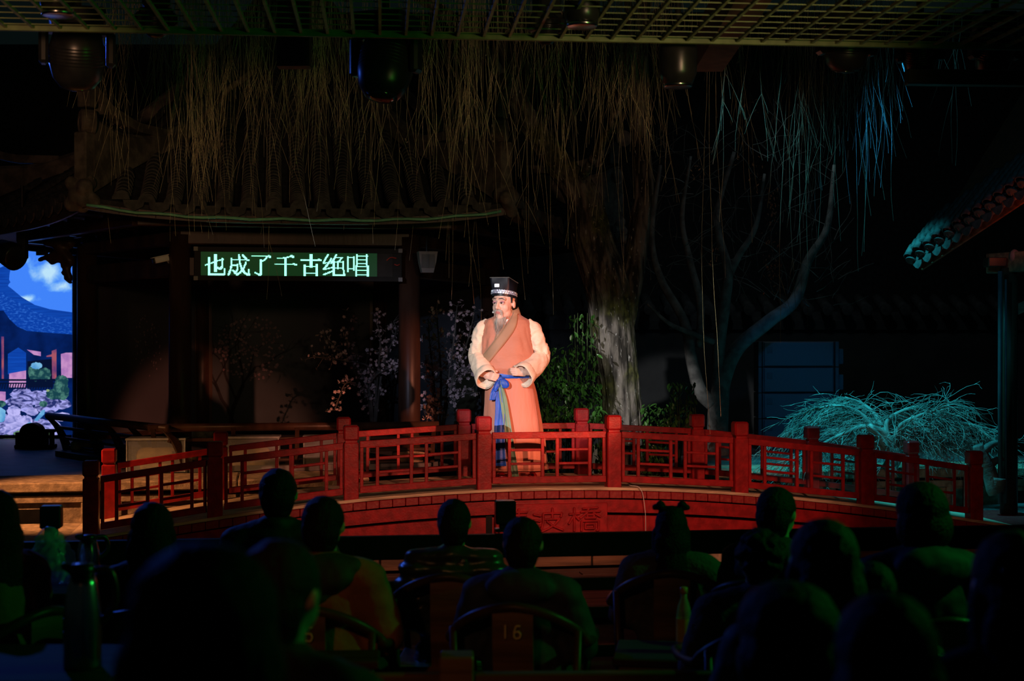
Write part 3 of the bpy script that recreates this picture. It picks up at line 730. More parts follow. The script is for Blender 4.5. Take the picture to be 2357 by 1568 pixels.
for (x0, y0, x1, y1, r0) in ((92, 598, 122, 585, 6), (112, 598, 135, 588, 6), (120, 604, 150, 590, 7), (130, 560, 160, 600, 14), (110, 555, 160, 560, 14), (146, 600, 160, 640, 8), (144, 612, 158, 618, 6), (146, 628, 160, 632, 6), (150, 640, 162, 650, 5)):
    cmn.caps(at(x0, y0, 16.35), at(x1, y1, 16.35), r0 * 16.35 / F, None, 8)
me_ = remesh(cmn, 'carved_bracket', M['wood'], 0.02, 1); co = link('carved_bracket', me_, pav); co.matrix_local = invp

# ------------------------------------------------------------------ scrolling LED sign hung between the front columns
lx0, lz, _ = onplane(446, 645, PC, -2.32); lx1, lz1, _ = onplane(926, 573, PC, -2.32)
SZ0, SZ1 = lz, lz1
sign = thing('led_sign', 'long black LED sign with glowing green characters hung between the pavilion columns', 'sign', PC - Vector((0, 0, PC.z)), A)
q = MB(); q.box(lx0, lx1, -2.30, -2.22, SZ0, SZ1, 0.006); q.build('housing', M['dark'], sign)
q = MB(); q.box(lx0, lx1, -2.325, -2.301, SZ1 - 0.05, SZ1); q.box(lx0, lx1, -2.325, -2.301, SZ0, SZ0 + 0.05); q.build('frame', M['dark'], sign)
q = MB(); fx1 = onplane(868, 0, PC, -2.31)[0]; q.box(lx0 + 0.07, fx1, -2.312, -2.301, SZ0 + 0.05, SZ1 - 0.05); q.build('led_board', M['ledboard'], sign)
q = MB(); q.box(fx1 + 0.002, lx1 - 0.10, -2.308, -2.301, SZ0 + 0.05, SZ1 - 0.05); q.build('blank_board', M['blank'], sign)
for x in (lx0 + 0.02, lx1 - 0.02):
    for z in (SZ0 + 0.02, SZ1 - 0.02):
        q = MB(); q.box(x - 0.022, x + 0.022, -2.332, -2.326, z - 0.022, z + 0.022, 0.003); q.build('corner_clip', M['grey'], sign)
q = MB(); q.tube(smooth_path([(fx1 + 0.10, -2.315, SZ0 + 0.22), (fx1 + 0.14, -2.33, SZ0 + 0.25), (fx1 + 0.20, -2.32, SZ0 + 0.245)], 5), 0.006, 6)
q.tube(smooth_path([(fx1 + 0.18, -2.315, SZ0 + 0.18), (fx1 + 0.21, -2.33, SZ0 + 0.17), (fx1 + 0.235, -2.32, SZ0 + 0.18)], 5), 0.006, 6); q.build('wiring', mat('red_wire', (0.5, 0.05, 0.03), 0.5), sign)
LED = {
 'ye': [(1.1, [(1, 12), (4, 11), (8, 9.5), (13, 7.5), (20, 5.5)]), (2, [(19, 5), (19, 14), (17, 16), (14, 14.5)]), (2.4, [(12, 1), (12, 18)]), (2.4, [(5, 4), (5, 21)]), (1.8, [(5, 22), (21, 22)]), (1.4, [(21.5, 22), (21.7, 16)])],
 'cheng': [(2, [(4, 5), (4, 12), (3, 17), (0.8, 22.5)]), (1.1, [(4, 6), (23, 6.3)]), (1.5, [(16, 1), (20, 5)]), (2, [(12, 0.5), (13, 10), (15, 16), (18, 20), (21, 22), (23, 22)]), (1.5, [(22.5, 16.5), (22.5, 21)]), (1.7, [(19.5, 9), (17, 15), (13, 20), (9.5, 22.5)]), (1, [(5, 12), (10.5, 12)]), (1.6, [(10.5, 11.5), (10.3, 17), (8.5, 20.5), (5.5, 17.5)])],
 'le': [(1.2, [(1, 2), (19, 2)]), (1.3, [(18, 2), (15, 6), (11.5, 8)]), (2, [(19, 1.8), (20.5, 3.2)]), (2.4, [(11, 7), (11, 21), (9.5, 22.5)]), (1.3, [(4.5, 20), (9.5, 22.5)])],
 'qian': [(1.2, [(3, 4.5), (9, 4.2), (15, 3), (19, 1.5)]), (1.8, [(18, 1.5), (20, 3.2)]), (1.1, [(0.5, 11), (23, 11)]), (1.8, [(20.5, 10.5), (23, 11.5)]), (2.4, [(11.5, 4), (11.5, 23)])],
 'gu': [(1.1, [(1, 6.5), (23, 6.5)]), (1.8, [(20, 5.7), (22.5, 6.3)]), (2.4, [(12, 0.5), (12, 13)]), (2.4, [(5, 12.5), (5, 23)]), (1.1, [(5, 13), (18, 13)]), (2.4, [(18, 12), (18, 23)]), (1.1, [(5, 20.5), (18, 20.5)])],
 'jue': [(1.6, [(5.5, 0.5), (3, 5), (0.8, 9.5)]), (1.5, [(9, 5), (6, 10), (1, 16)]), (1, [(1, 10), (6, 8.8)]), (1.2, [(1, 16.5), (9.5, 14.5)]), (1.5, [(1, 22), (9.5, 18.5)]), (1.6, [(14.5, 0.5), (12, 5), (9, 9.5)]), (1.1, [(14, 3.5), (21, 3.5)]), (1.3, [(20.5, 3.5), (17, 8)]), (2, [(11.5, 8), (11.5, 22)]), (1, [(11.5, 8.3), (22, 8.3)]), (2, [(21.5, 8), (21.5, 16)]), (1.4, [(16.2, 8), (16.2, 15)]), (1, [(12, 15), (21, 15)]), (1.4, [(11.5, 22.5), (23.5, 22.5)]), (1.8, [(22.5, 17.5), (22.8, 22)])],
 'chang': [(1.8, [(0.8, 3.5), (0.8, 18)]), (1, [(1, 3.8), (7, 3.8)]), (1.8, [(7, 3.5), (7, 16.5)]), (1, [(1, 15.5), (7, 15.5)]), (2, [(10.5, 1), (10.5, 12)]), (1, [(10.5, 1.8), (22, 1.8)]), (2, [(21, 1), (21, 11)]), (1, [(11, 6), (21, 6)]), (1, [(11, 10.3), (21, 10.3)]), (2, [(9.5, 13), (9.5, 23.5)]), (1, [(10, 13.5), (22.5, 13.5)]), (2, [(22, 13), (22, 23.5)]), (1, [(10, 17.3), (22, 17.3)]), (1, [(10, 21.8), (22, 21.8)])],
}
NG = 30
for nm, px in (('ye', 470), ('cheng', 524), ('le', 577), ('qian', 632), ('gu', 690), ('jue', 743), ('chang', 799)):
    x0 = onplane(px, 0, PC, -2.315)[0]; x1 = onplane(px + 52, 0, PC, -2.315)[0]; z1 = onplane(px, 585, PC, -2.315)[1]; cell = (x1 - x0) / NG
    q = MB()
    for i in range(NG + 1):
        for j in range(NG + 1):
            gx, gy = (i + 0.5) * 24 / NG, (j + 0.5) * 24 / NG; on = False
            for wd, pl in LED[nm]:
                for (ax_, ay_), (bx_, by_) in zip(pl, pl[1:]):
                    dx, dy = bx_ - ax_, by_ - ay_; L2 = dx * dx + dy * dy; tt = max(0, min(1, ((gx - ax_) * dx + (gy - ay_) * dy) / L2))
                    if abs(gx - ax_ - tt * dx) * 2 < wd and abs(gy - ay_ - tt * dy) * 2 < wd: on = True
            if on:
                cx_, cz_ = x0 + (i + 0.5) * cell, z1 - (j + 0.5) * cell; h = cell * 0.48
                q.box(cx_ - h, cx_ + h, -2.317, -2.3125, cz_ - h, cz_ + h)
    q.build('lit_character', M['led'], sign)

# ------------------------------------------------------------------ bright video screen at the far left
SD = 19.6
so_ = at(20, 1014, SD)
scr = thing('video_screen', 'bright video screen showing a blue sky, a tiled pavilion roof and garden rocks', 'screen', (so_.x, SD, so_.z), 0)
def sp(px, py, k=0): return at(px, py, SD - 0.004 * k) - Vector((so_.x, SD, so_.z))
def flat(name, polys, m, layer):
    for i, poly in enumerate(polys):
        q = MB(); q.add([sp(x, y, layer + i * 0.05) for x, y in poly], [tuple(range(len(poly)))]); q.build(name, m, pic)
q = MB(); a = sp(-140, 1014); b = sp(166, 536); q.box(a.x - 0.05, b.x + 0.05, 0.01, 0.12, a.z - 0.05, b.z + 0.05, 0.01); q.build('screen_housing', M['blackmetal'], scr)
# feet
q = MB(); q.box(a.x, b.x, -0.05, 0.3, 0.652 - so_.z, 0.70 - so_.z) ; q.build('screen_foot', M['blackmetal'], scr)
def sky_material():
    m = bpy.data.materials.new('screen_sky'); m.use_nodes = True; nt = m.node_tree; nt.nodes.clear()
    o = nt.nodes.new('ShaderNodeOutputMaterial'); e = nt.nodes.new('ShaderNodeEmission'); nt.links.new(e.outputs[0], o.inputs[0])
    tc = nt.nodes.new('ShaderNodeTexCoord'); n = nt.nodes.new('ShaderNodeTexNoise'); n.inputs['Scale'].default_value = 5.0; n.inputs['Detail'].default_value = 7; n.inputs['Distortion'].default_value = 0.4
    nt.links.new(tc.outputs['Object'], n.inputs['Vector'])
    acc = None
    def math_(op, a, b=None, c=None):
        x = nt.nodes.new('ShaderNodeMath'); x.operation = op
        for k, v in enumerate((a, b, c)):
            if v is None: continue
            if isinstance(v, (int, float)): x.inputs[k].default_value = v
            else: nt.links.new(v, x.inputs[k])
        return x.outputs[0]
    for (px, py, rx, rz) in ((112, 628, 46, 30), (140, 660, 30, 16), (60, 690, 40, 12), (20, 600, 40, 12)):
        c = sp(px, py); mp = nt.nodes.new('ShaderNodeMapping'); mp.vector_type = 'POINT'; mp.inputs['Scale'].default_value = (F / SD / rx, 0, F / SD / rz); mp.inputs['Location'].default_value = (-c.x * F / SD / rx, 0, -c.z * F / SD / rz)
        nt.links.new(tc.outputs['Object'], mp.inputs[0]); ln = nt.nodes.new('ShaderNodeVectorMath'); ln.operation = 'LENGTH'; nt.links.new(mp.outputs[0], ln.inputs[0])
        v = math_('SUBTRACT', 1.0, ln.outputs['Value']); acc = v if acc is None else math_('MAXIMUM', acc, v)
    f = math_('ADD', math_('MULTIPLY', acc, 0.75), math_('MULTIPLY', math_('SUBTRACT', n.outputs[0], 0.5), 1.6))
    r = nt.nodes.new('ShaderNodeValToRGB'); cr = r.color_ramp; cr.elements[0].position = 0.0; cr.elements[0].color = (0.055, 0.24, 1.0, 1); cr.elements[1].position = 0.62; cr.elements[1].color = (0.52, 0.80, 1.0, 1)
    x = cr.elements.new(0.22); x.color = (0.14, 0.40, 1.0, 1); nt.links.new(f, r.inputs[0]); nt.links.new(r.outputs[0], e.inputs[0]); e.inputs[1].default_value = 0.95
    return m
sky = sky_material()
q = MB(); q.add([sp(-140, 1014), sp(166, 1014), sp(166, 536), sp(-140, 536)], [(0, 1, 2, 3)]); pic = q.build('screen_picture', sky, scr)
roofm = emis('screen_roof', (0.004, 0.055, 0.42), 0.9, (0.03, 0.17, 0.72), 22, 0.5, 0.72, (1, 1, 2.2))
ridgem = emis('screen_ridge', (0.006, 0.075, 0.50), 0.9, (0.004, 0.05, 0.38), 5, 0.4, 0.6, (0.4, 1, 9))
darkm = emis('screen_dark_blue', (0.002, 0.018, 0.14), 0.9, (0.001, 0.008, 0.06), 3, 0.4, 0.65)
blackm = emis('screen_black', (0.002, 0.006, 0.03), 1)
pinkm = emis('screen_pink_wall', (0.62, 0.30, 0.62), 0.9, (0.45, 0.20, 0.52), 9)
rustm = emis('screen_rust_post', (0.42, 0.10, 0.14), 0.9, (0.16, 0.05, 0.18), 4)
rockm = emis('screen_rock', (0.02, 0.03, 0.16), 0.95, (0.42, 0.42, 0.95), 9, 0.40, 0.60, (0.8, 1, 1.5), True)
rockl = emis('screen_rock_light', (0.16, 0.18, 0.52), 0.95, (0.55, 0.52, 1.0), 7, 0.38, 0.58, (0.8, 1, 1.4), True)
leafm = emis('screen_leaves', (0.01, 0.06, 0.08), 0.9, (0.08, 0.24, 0.20), 16, 0.48, 0.66)
limem = emis('screen_lime', (0.10, 0.22, 0.10), 0.9, (0.30, 0.42, 0.22), 12)
tealm = emis('screen_teal_leaf', (0.10, 0.36, 0.72), 0.9, (0.22, 0.55, 0.85), 5)
cloudm = emis('screen_cloud', (0.35, 0.62, 1.0), 0.95, (0.62, 0.84, 1.0), 3, 0.35, 0.6)
def blob(cx, cy, rx, ry, n=26, j=0.12, seed=1):
    random.seed(seed); return [(cx + rx * (1 + random.uniform(-j, j)) * math.cos(2 * math.pi * i / n), cy + ry * (1 + random.uniform(-j, j)) * math.sin(2 * math.pi * i / n)) for i in range(n)]
up_ = [(26, 666), (50, 686), (80, 703), (115, 714), (166, 722)]; lo_ = [(166, 770), (110, 766), (62, 762), (40, 752), (22, 735), (8, 715), (-140, 715), (-140, 640), (10, 650)]
flat('roof_area', [up_ + lo_], roofm, 2)
flat('roof_ridge', [[(18, 658), (26, 664), (50, 684), (80, 702), (115, 712), (166, 719), (166, 736), (115, 729), (80, 717), (50, 700), (20, 684), (12, 676)]], ridgem, 3)
flat('finial', [[(1, 616), (10, 612), (18, 613), (24, 621), (22, 631), (21, 644), (24, 650), (20, 654), (18, 660), (25, 664), (24, 672), (-6, 672), (-6, 616)]], ridgem, 4)
flat('under_roof', [[(-140, 712), (8, 712), (24, 730), (42, 746), (64, 756), (166, 764), (166, 892), (-140, 892)]], darkm, 1.5)
flat('house_gable', [[(18, 815), (42, 800), (60, 812), (60, 858), (18, 862)]], ridgem, 3)
flat('wall_image', [[(62, 805), (94, 810), (94, 820), (78, 817)], [(21, 860), (60, 853), (60, 892), (21, 892)], [(140, 815), (152, 812), (166, 812), (166, 870), (141, 870)]], pinkm, 4)
flat('garden_gap', [[(63, 832), (122, 826), (122, 892), (63, 892)]], blackm, 4)
flat('tree_image', [blob(80, 858, 16, 20, seed=8), blob(104, 862, 14, 16, seed=9)], leafm, 5)
flat('sky_gap', [blob(84, 842, 13, 8, seed=10)], tealm, 6)
flat('post_image', [[(3, 775), (9, 775), (9, 872), (4, 872)], [(119, 808), (130, 804), (130, 872), (120, 872)], [(107, 819), (122, 815), (122, 821), (107, 822)]], rustm, 5)
flat('post_image', [[(9, 740), (18, 740), (18, 900), (9, 900)], [(130, 770), (139, 770), (139, 872), (130, 872)]], darkm, 5)
bars = [[(-40, 873), (130, 873), (130, 877), (-40, 877)], [(-40, 881), (130, 881), (130, 884), (-40, 884)]] + [[(x, 882), (x + 2.6, 882), (x - 0.6, 896), (x - 3.2, 896)] for x in range(-30, 130, 6)]
flat('rail_image', bars, blackm, 6)
flat('wall_base', [[(-140, 892), (166, 892), (166, 1014), (-140, 1014)]], darkm, 3)
flat('wall_block', [[(-20, 900), (13, 902), (13, 926), (-20, 928)]], pinkm, 4)
flat('rock_image', [blob(50, 908, 26, 15, seed=21), blob(95, 912, 30, 13, seed=22), blob(50, 925, 38, 12, seed=23), blob(110, 935, 30, 16, seed=24), blob(140, 930, 24, 12, seed=25), blob(62, 940, 16, 10, seed=26), blob(90, 990, 60, 26, seed=28), blob(0, 980, 40, 30, seed=29)], rockm, 6)
flat('rock_image', [blob(32, 948, 16, 14, seed=31), blob(33, 970, 25, 17, seed=32), blob(74, 948, 14, 9, seed=33), blob(60, 968, 14, 12, seed=34), blob(140, 960, 26, 10, seed=35), blob(28, 990, 30, 10, seed=36)], rockl, 7)
flat('shrub_image', [blob(140, 900, 20, 22, seed=41), blob(122, 908, 16, 12, seed=42), blob(142, 880, 16, 16, seed=43), blob(0, 930, 14, 8, seed=44), blob(100, 930, 10, 7, seed=45)], leafm, 8)
flat('leaf_image', [blob(110, 899, 4, 3, seed=46), blob(45, 998, 14, 6, seed=47), blob(20, 1006, 24, 5, seed=48), blob(92, 1000, 24, 10, seed=49)], limem, 9)
flat('leaf_image', [[(78, 968), (96, 945), (104, 943), (102, 954), (86, 970)], blob(68, 980, 7, 8, seed=50), blob(-2, 955, 16, 18, seed=51)], tealm, 9)

# low dark garden seat drum and stand in silhouette before the screen
SB = at(75, 1040, 17.8); SB.z = 0.65
t = thing('garden_ornament', 'dark round-topped stone garden ornament in silhouette before the video screen', 'ornament', SB, 0)
q = MB(); pts = [(0.14 * math.cos(R(a_)), 0.20 + 0.12 * math.sin(R(a_))) for a_ in range(0, 181, 12)]; q.prism([(0.14, 0.0)] + pts + [(-0.14, 0.0)], (0, -0.08, 0), (1, 0, 0), (0, 0, 1), (0, 0.16, 0)); q.build('drum', M['dark'], t)
q = MB(); q.box(-0.20, 0.28, -0.1, 0.1, 0, 0.05, 0.01); q.box(0.15, 0.19, -0.05, 0.05, 0.05, 0.22); q.box(0.225, 0.26, -0.05, 0.05, 0.05, 0.22); q.box(0.14, 0.28, -0.06, 0.06, 0.2, 0.24, 0.005); q.box(-0.20, -0.15, -0.05, 0.05, 0.05, 0.2); q.build('stand', M['dark'], t)

# ------------------------------------------------------------------ willow
random.seed(21)
wb = at(1430, 1010, 15.2); wb.z = 0.0
wil = thing('willow_tree', 'large mossy willow with a forked trunk and long bare hanging twigs behind the performer', 'tree', wb, 0)
def wrel(px, py, d): return at(px, py, d) - wb
def bark_tube(name, pts, rad, n=40, parent=None, m=None, amp=0.10, sub=10, seed=0.0):
    P_ = smooth_path(pts, sub); rl = []
    for i in range(len(P_)):
        f_ = i / (len(P_) - 1) * (len(rad) - 1); k = min(int(f_), len(rad) - 2); rl.append(lerp(rad[k], rad[k + 1], f_ - k))
    q = MB(); q.tube(P_, rl, n)
    for i in range(len(P_)):
        for k in range(n):
            v = Vector(q.v[i * n + k]); c = P_[i]; o_ = v - c; r = o_.length; an = math.atan2(o_.y, o_.x)
            z = v.z
            ca, sa = math.cos(an), math.sin(an)
            f_ = (0.55 - abs(noise.noise(Vector((ca * 4.5, sa * 4.5, z * 1.1 + seed)))) * 2.2) * 0.7 + (0.4 - abs(noise.noise(Vector((ca * 10 + z, sa * 10, z * 2.6 + seed)))) * 1.6) * 0.45 + noise.noise(Vector((ca * 2, sa * 2, z * 2.0 + seed))) * 0.5
            q.v[i * n + k] = tuple(c + o_ * (1 + amp * f_))
    return q.build(name, m or M['bark'], parent, True)
bark_tube('trunk', [(0, 0, -0.05), wrel(1432, 1000, 15.2), wrel(1425, 900, 15.2), wrel(1411, 780, 15.2), wrel(1400, 670, 15.2), wrel(1364, 560, 15.15), wrel(1338, 450, 15.1), wrel(1265, 350, 15.0), wrel(1195, 240, 14.9), wrel(1160, 100, 14.8), wrel(1140, -120, 14.7)],
          [0.27, 0.225, 0.215, 0.23, 0.24, 0.215, 0.18, 0.13, 0.11, 0.085, 0.07], 110, wil, amp=0.12, sub=30)
bark_tube('fork_limb', [wrel(1425, 800, 15.25), wrel(1436, 710, 15.25), wrel(1460, 610, 15.3), wrel(1473, 510, 15.35), wrel(1482, 420, 15.4), wrel(1470, 260, 15.4), wrel(1480, 60, 15.3), wrel(1500, -120, 15.2)], [0.12, 0.15, 0.12, 0.11, 0.105, 0.085, 0.07, 0.05], 72, wil, amp=0.12, sub=22, seed=3)
for pts, r0, r1 in (([wrel(1195, 240, 14.9), wrel(1060, 60, 14.2), wrel(820, -80, 13.4), wrel(500, -160, 13.0)], 0.08, 0.04),
                    ([wrel(1480, 60, 15.3), wrel(1640, -60, 14.4), wrel(1900, -160, 13.6), wrel(2150, -190, 13.2)], 0.06, 0.035),
                    ([wrel(660, -120, 13.2), wrel(600, 130, 13.1), wrel(520, 210, 13.1), wrel(460, 280, 13.2)], 0.035, 0.02),
                    ([wrel(1330, 430, 15.05), wrel(1420, 250, 14.0), wrel(1450, 40, 13.2), wrel(1400, -140, 12.6)], 0.05, 0.03)):
    bark_tube('branch', pts, [r0, lerp(r0, r1, 0.5), r1], 14, wil, amp=0.1, sub=8)
# hanging twigs: far too many and too thin to count, one joined piece
random.seed(77)
tw = MB()
def strand(px, d, ytop, ybot, r=0.0021, fork=True):
    p = at(px, ytop, d) - wb; end = at(px + random.gauss(0, 14), ybot, d + random.uniform(-0.15, 0.15)) - wb
    n = 11; pts = []; ph = random.random() * 6; am = random.uniform(0.01, 0.05); dr = random.uniform(-0.14, 0.14)
    for i in range(n + 1):
        f_ = i / n; c = p.lerp(end, f_); c.x += am * math.sin(ph + f_ * 5) * (0.3 + f_) + dr * f_ * f_ + random.uniform(-0.006, 0.006); c.y += am * math.cos(ph + f_ * 4); pts.append(c)
    tw.tube(pts, [lerp(r, r * 0.6, i / n) for i in range(n + 1)], 3, False)
    if fork:
        for j in range(random.choice((0, 1, 1, 2, 3))):
            i = random.randint(3, n - 2); ln = random.uniform(0.1, 0.55); sx = random.choice((-1, 1)) * random.uniform(0.05, 0.28); b_ = pts[i]; q_ = []
            for k in range(6):
                g_ = k / 5; q_.append(b_ + Vector((sx * g_ * (1.3 - 0.3 * g_) * ln * 1.6, random.uniform(-0.01, 0.01), -ln * g_)))
            tw.tube(q_, [r * 0.75 * (1 - 0.5 * k / 5) for k in range(6)], 3, False)
clusters = [(270, 30, 26, 230, 90), (330, 40, 40, 200, 110), (395, 40, 44, 240, 130), (450, 28, 70, 330, 90), (520, 35, 44, 330, 110), (590, 30, 30, 260, 110), (660, 40, 36, 250, 120), (735, 28, 55, 270, 110), (800, 40, 30, 260, 130),
            (870, 40, 22, 300, 130), (980, 40, 34, 260, 110), (1060, 40, 50, 290, 120), (1110, 30, 34, 330, 130), (1180, 40, 28, 280, 130), (1250, 30, 26, 300, 120), (1310, 40, 36, 300, 120), (1390, 40, 50, 280, 110), (1450, 35, 55, 300, 110), (1520, 35, 28, 260, 100),
            (1600, 50, 12, 280, 140), (1700, 40, 16, 320, 130), (1780, 30, 14, 380, 120), (1860, 25, 24, 320, 120), (1905, 18, 16, 420, 110), (1950, 25, 26, 330, 120), (2010, 25, 22, 290, 110), (2050, 18, 12, 250, 80), (2160, 8, 3, 240, 40), (2205, 5, 4, 330, 60)]
for cx, sx, n, ym, ys in clusters:
    for i in range(int(n * 0.8)):
        yb = max(110, min(620, random.gauss(ym, ys))); strand(random.gauss(cx, sx), random.uniform(11.2, 13.6), -60, yb)
for px, yb in ((1052, 600), (1065, 690), (1078, 700), (1048, 640), (1090, 745), (1105, 660), (875, 560), (1180, 690), (1190, 630), (1240, 650), (1265, 725), (1420, 650), (1425, 640), (1625, 1000), (1632, 960), (1812, 740), (1855, 755), (1845, 735), (1820, 790), (1920, 555), (1970, 625), (1985, 580), (1995, 590), (2030, 510), (240, 560), (430, 555), (445, 535), (610, 540), (505, 550), (980, 600), (1090, 460), (720, 500), (800, 530), (850, 500), (640, 690), (1380, 520), (1300, 560), (1210, 600), (1690, 560), (1650, 640)):
    strand(px, random.uniform(13.7, 14.4) if px < 1500 else random.uniform(11.8, 12.6), -60, yb, 0.0025, yb < 900)
tob = tw.build('hanging_twigs', M['twig'], wil, True); tob['kind'] = 'stuff'
# clumps of dry leaves caught in the twigs
dl = MB(); random.seed(4)
for px, y0, y1, n, d in ((1775, 430, 640, 130, 13.2), (1785, 580, 680, 50, 13.2), (1735, 230, 260, 8, 12.4), (1740, 340, 440, 14, 12.4), (1695, 320, 380, 8, 12.4), (1700, 130, 165, 6, 12.4), (495, 260, 330, 14, 12.2), (268, 255, 300, 8, 12.0), (1370, 470, 545, 16, 13.2), (925, 300, 345, 6, 12.2), (1650, 560, 620, 16, 13.2), (1120, 290, 330, 8, 12.2), (1600, 380, 420, 10, 12.8)):
    for i in range(n):
        c = at(px + random.gauss(0, 9), random.uniform(y0, y1), d + random.uniform(-0.1, 0.1)) - wb; rot = Euler((random.uniform(0, 6), random.uniform(0, 6), random.uniform(0, 6))).to_matrix(); L = random.uniform(0.02, 0.045)
        dl.add([c, c + rot @ Vector((L * 0.4, L * 0.18, 0.005)), c + rot @ Vector((L, 0, 0.012)), c + rot @ Vector((L * 0.4, -L * 0.18, 0.005))], [(0, 1, 2, 3)])
dlo = dl.build('dry_leaves', M['dryleaf'], wil); dlo['kind'] = 'stuff'

# ------------------------------------------------------------------ slender tree right of the willow
tb = at(1650, 1010, 16.8); tb.z = 0.0
sl = thing('slender_tree', 'slender smooth-barked bare tree with several stems right of the willow', 'tree', tb, 0)
def srel(px, py, d): return at(px, py, d) - tb
for nm, pts, rad in (('trunk', [(0, 0, -0.05), srel(1652, 985, 16.8), srel(1655, 930, 16.8), srel(1665, 870, 16.8), srel(1700, 800, 16.8), srel(1770, 740, 16.8), srel(1830, 690, 16.9), srel(1860, 600, 17.0), srel(1905, 520, 17.1), srel(1920, 380, 17.2)], [0.16, 0.125, 0.12, 0.10, 0.085, 0.08, 0.07, 0.055, 0.04, 0.02]),
                     ('stem', [srel(1640, 930, 16.8), srel(1612, 900, 16.8), srel(1592, 830, 16.85), srel(1575, 740, 16.9), srel(1520, 640, 17.0), srel(1500, 540, 17.0), srel(1520, 380, 17.0)], [0.09, 0.085, 0.07, 0.055, 0.045, 0.035, 0.02]),
                     ('stem', [srel(1655, 900, 16.8), srel(1655, 800, 16.8), srel(1668, 700, 16.75), srel(1675, 620, 16.7), srel(1650, 500, 16.7), srel(1690, 350, 16.7)], [0.09, 0.075, 0.065, 0.055, 0.04, 0.02]),
                     ('stem', [srel(1670, 650, 16.75), srel(1700, 590, 16.7), srel(1740, 520, 16.7), srel(1760, 400, 16.7)], [0.05, 0.04, 0.03, 0.015]),
                     ('stem', [srel(1610, 800, 16.85), srel(1612, 700, 16.9), srel(1588, 600, 16.95), srel(1570, 500, 17.0), srel(1590, 360, 17.0)], [0.05, 0.045, 0.04, 0.03, 0.015]),
                     ('stem', [srel(1650, 790, 16.8), srel(1600, 770, 16.75), srel(1540, 745, 16.7), srel(1490, 700, 16.6)], [0.04, 0.033, 0.025, 0.012])):
    bark_tube(nm, pts, rad, 18, sl, M['bark2'], 0.07, 6, 2.0)
random.seed(9); q = MB()
for i in range(150):
    c = srel(random.uniform(1470, 1930), random.uniform(330, 720), random.uniform(16.6, 17.4)); cur = c.copy(); an = random.uniform(0.2, 2.9); pts = [c]
    for j in range(5):
        an += random.uniform(-0.4, 0.4); cur = cur + Vector((math.cos(an), random.uniform(-0.2, 0.2), math.sin(an))) * random.uniform(0.06, 0.16); pts.append(cur.copy())
    q.tube(pts, [0.006 * (1 - j / 8) for j in range(6)], 3, False)
qo = q.build('fine_twigs', M['bark2'], sl, True); qo['kind'] = 'stuff'

# ------------------------------------------------------------------ leafy shrubs behind the bridge
lm = MB(); lw = [(0.0, 0.0), (0.22, 0.012), (0.5, 0.020), (0.8, 0.012), (1.0, 0.0)]
for a, b in zip(lw, lw[1:]):
    L = 0.085
    za, zb = -0.05 * a[0] ** 2, -0.05 * b[0] ** 2
    for s_ in (-1, 1): lm.add([(a[0] * L, 0, za * L * 6 - 0.002), (b[0] * L, 0, zb * L * 6 - 0.002), (b[0] * L, s_ * b[1] * 1.1, zb * L * 6 + 0.004), (a[0] * L, s_ * a[1] * 1.1, za * L * 6 + 0.004)], [(0, 1, 2, 3)])
leaf_me = lm.mesh('leaf', M['leaf'], True)
def leafy(name, label, base, regions, nobj, nstuff, seed):
    random.seed(seed); T = thing(name, label, 'shrub', base, 0); st = MB(); stuff = MB(); tot = sum(r_[5] for r_ in regions); spots = []
    for (x0, x1, y0, y1, d, wgt) in regions:
        for i in range(int((nobj + nstuff) * wgt / tot)):
            spots.append(at(random.uniform(x0, x1), random.uniform(y0, y1), d + random.uniform(-0.25, 0.25)) - base)
        for i in range(5):
            top = at(random.uniform(x0, x1), y0 + random.uniform(0, 20), d) - base; bt = Vector((top.x * 0.6, top.y * 0.5, 0)); mid = top.lerp(bt, 0.5) + Vector((random.uniform(-0.1, 0.1), 0, 0))
            st.tube(smooth_path([bt, mid, top], 5), [0.010 - 0.0006 * j for j in range(11)], 5)
    random.shuffle(spots)
    for i, c in enumerate(spots):
        e = Euler((random.uniform(-0.6, 0.6), random.uniform(0.1, 1.2), random.uniform(0, 6.28))); s_ = random.uniform(0.5, 0.95)
        if i < nobj:
            o = link('leaf', leaf_me, T, c); o.rotation_euler = e; o.scale = (s_, s_, s_)
        else:
            mt = Matrix.Translation(c) @ e.to_matrix().to_4x4() @ Matrix.Scale(s_, 4)
            stuff.add([mt @ v.co for v in leaf_me.vertices], [tuple(p.vertices) for p in leaf_me.polygons])
    if stuff.v:
        o = stuff.build('inner_leaves', M['leaf'], T, True); o['kind'] = 'stuff'
    st.build('stems', M['stem'], T, True)
b_ = at(1320, 1000, 14.5); b_.z = 0.0
leafy('leafy_shrub', 'glossy green leafy shrub between the performer and the willow trunk', b_, [(1245, 1385, 880, 1000, 14.5, 9), (1270, 1375, 800, 890, 14.6, 3.2), (1310, 1370, 720, 810, 14.7, 0.9), (1235, 1300, 830, 900, 14.6, 1.4), (1250, 1390, 1000, 1100, 14.3, 4)], 290, 900, 5)
b_ = at(1540, 1010, 14.9); b_.z = 0.0
leafy('leafy_shrub', 'smaller leafy shrub with teal-lit leaves right of the willow trunk', b_, [(1480, 1600, 930, 1020, 14.9, 5), (1540, 1600, 880, 930, 14.8, 1.1), (1470, 1540, 1020, 1100, 14.6, 3)], 200, 320, 6)

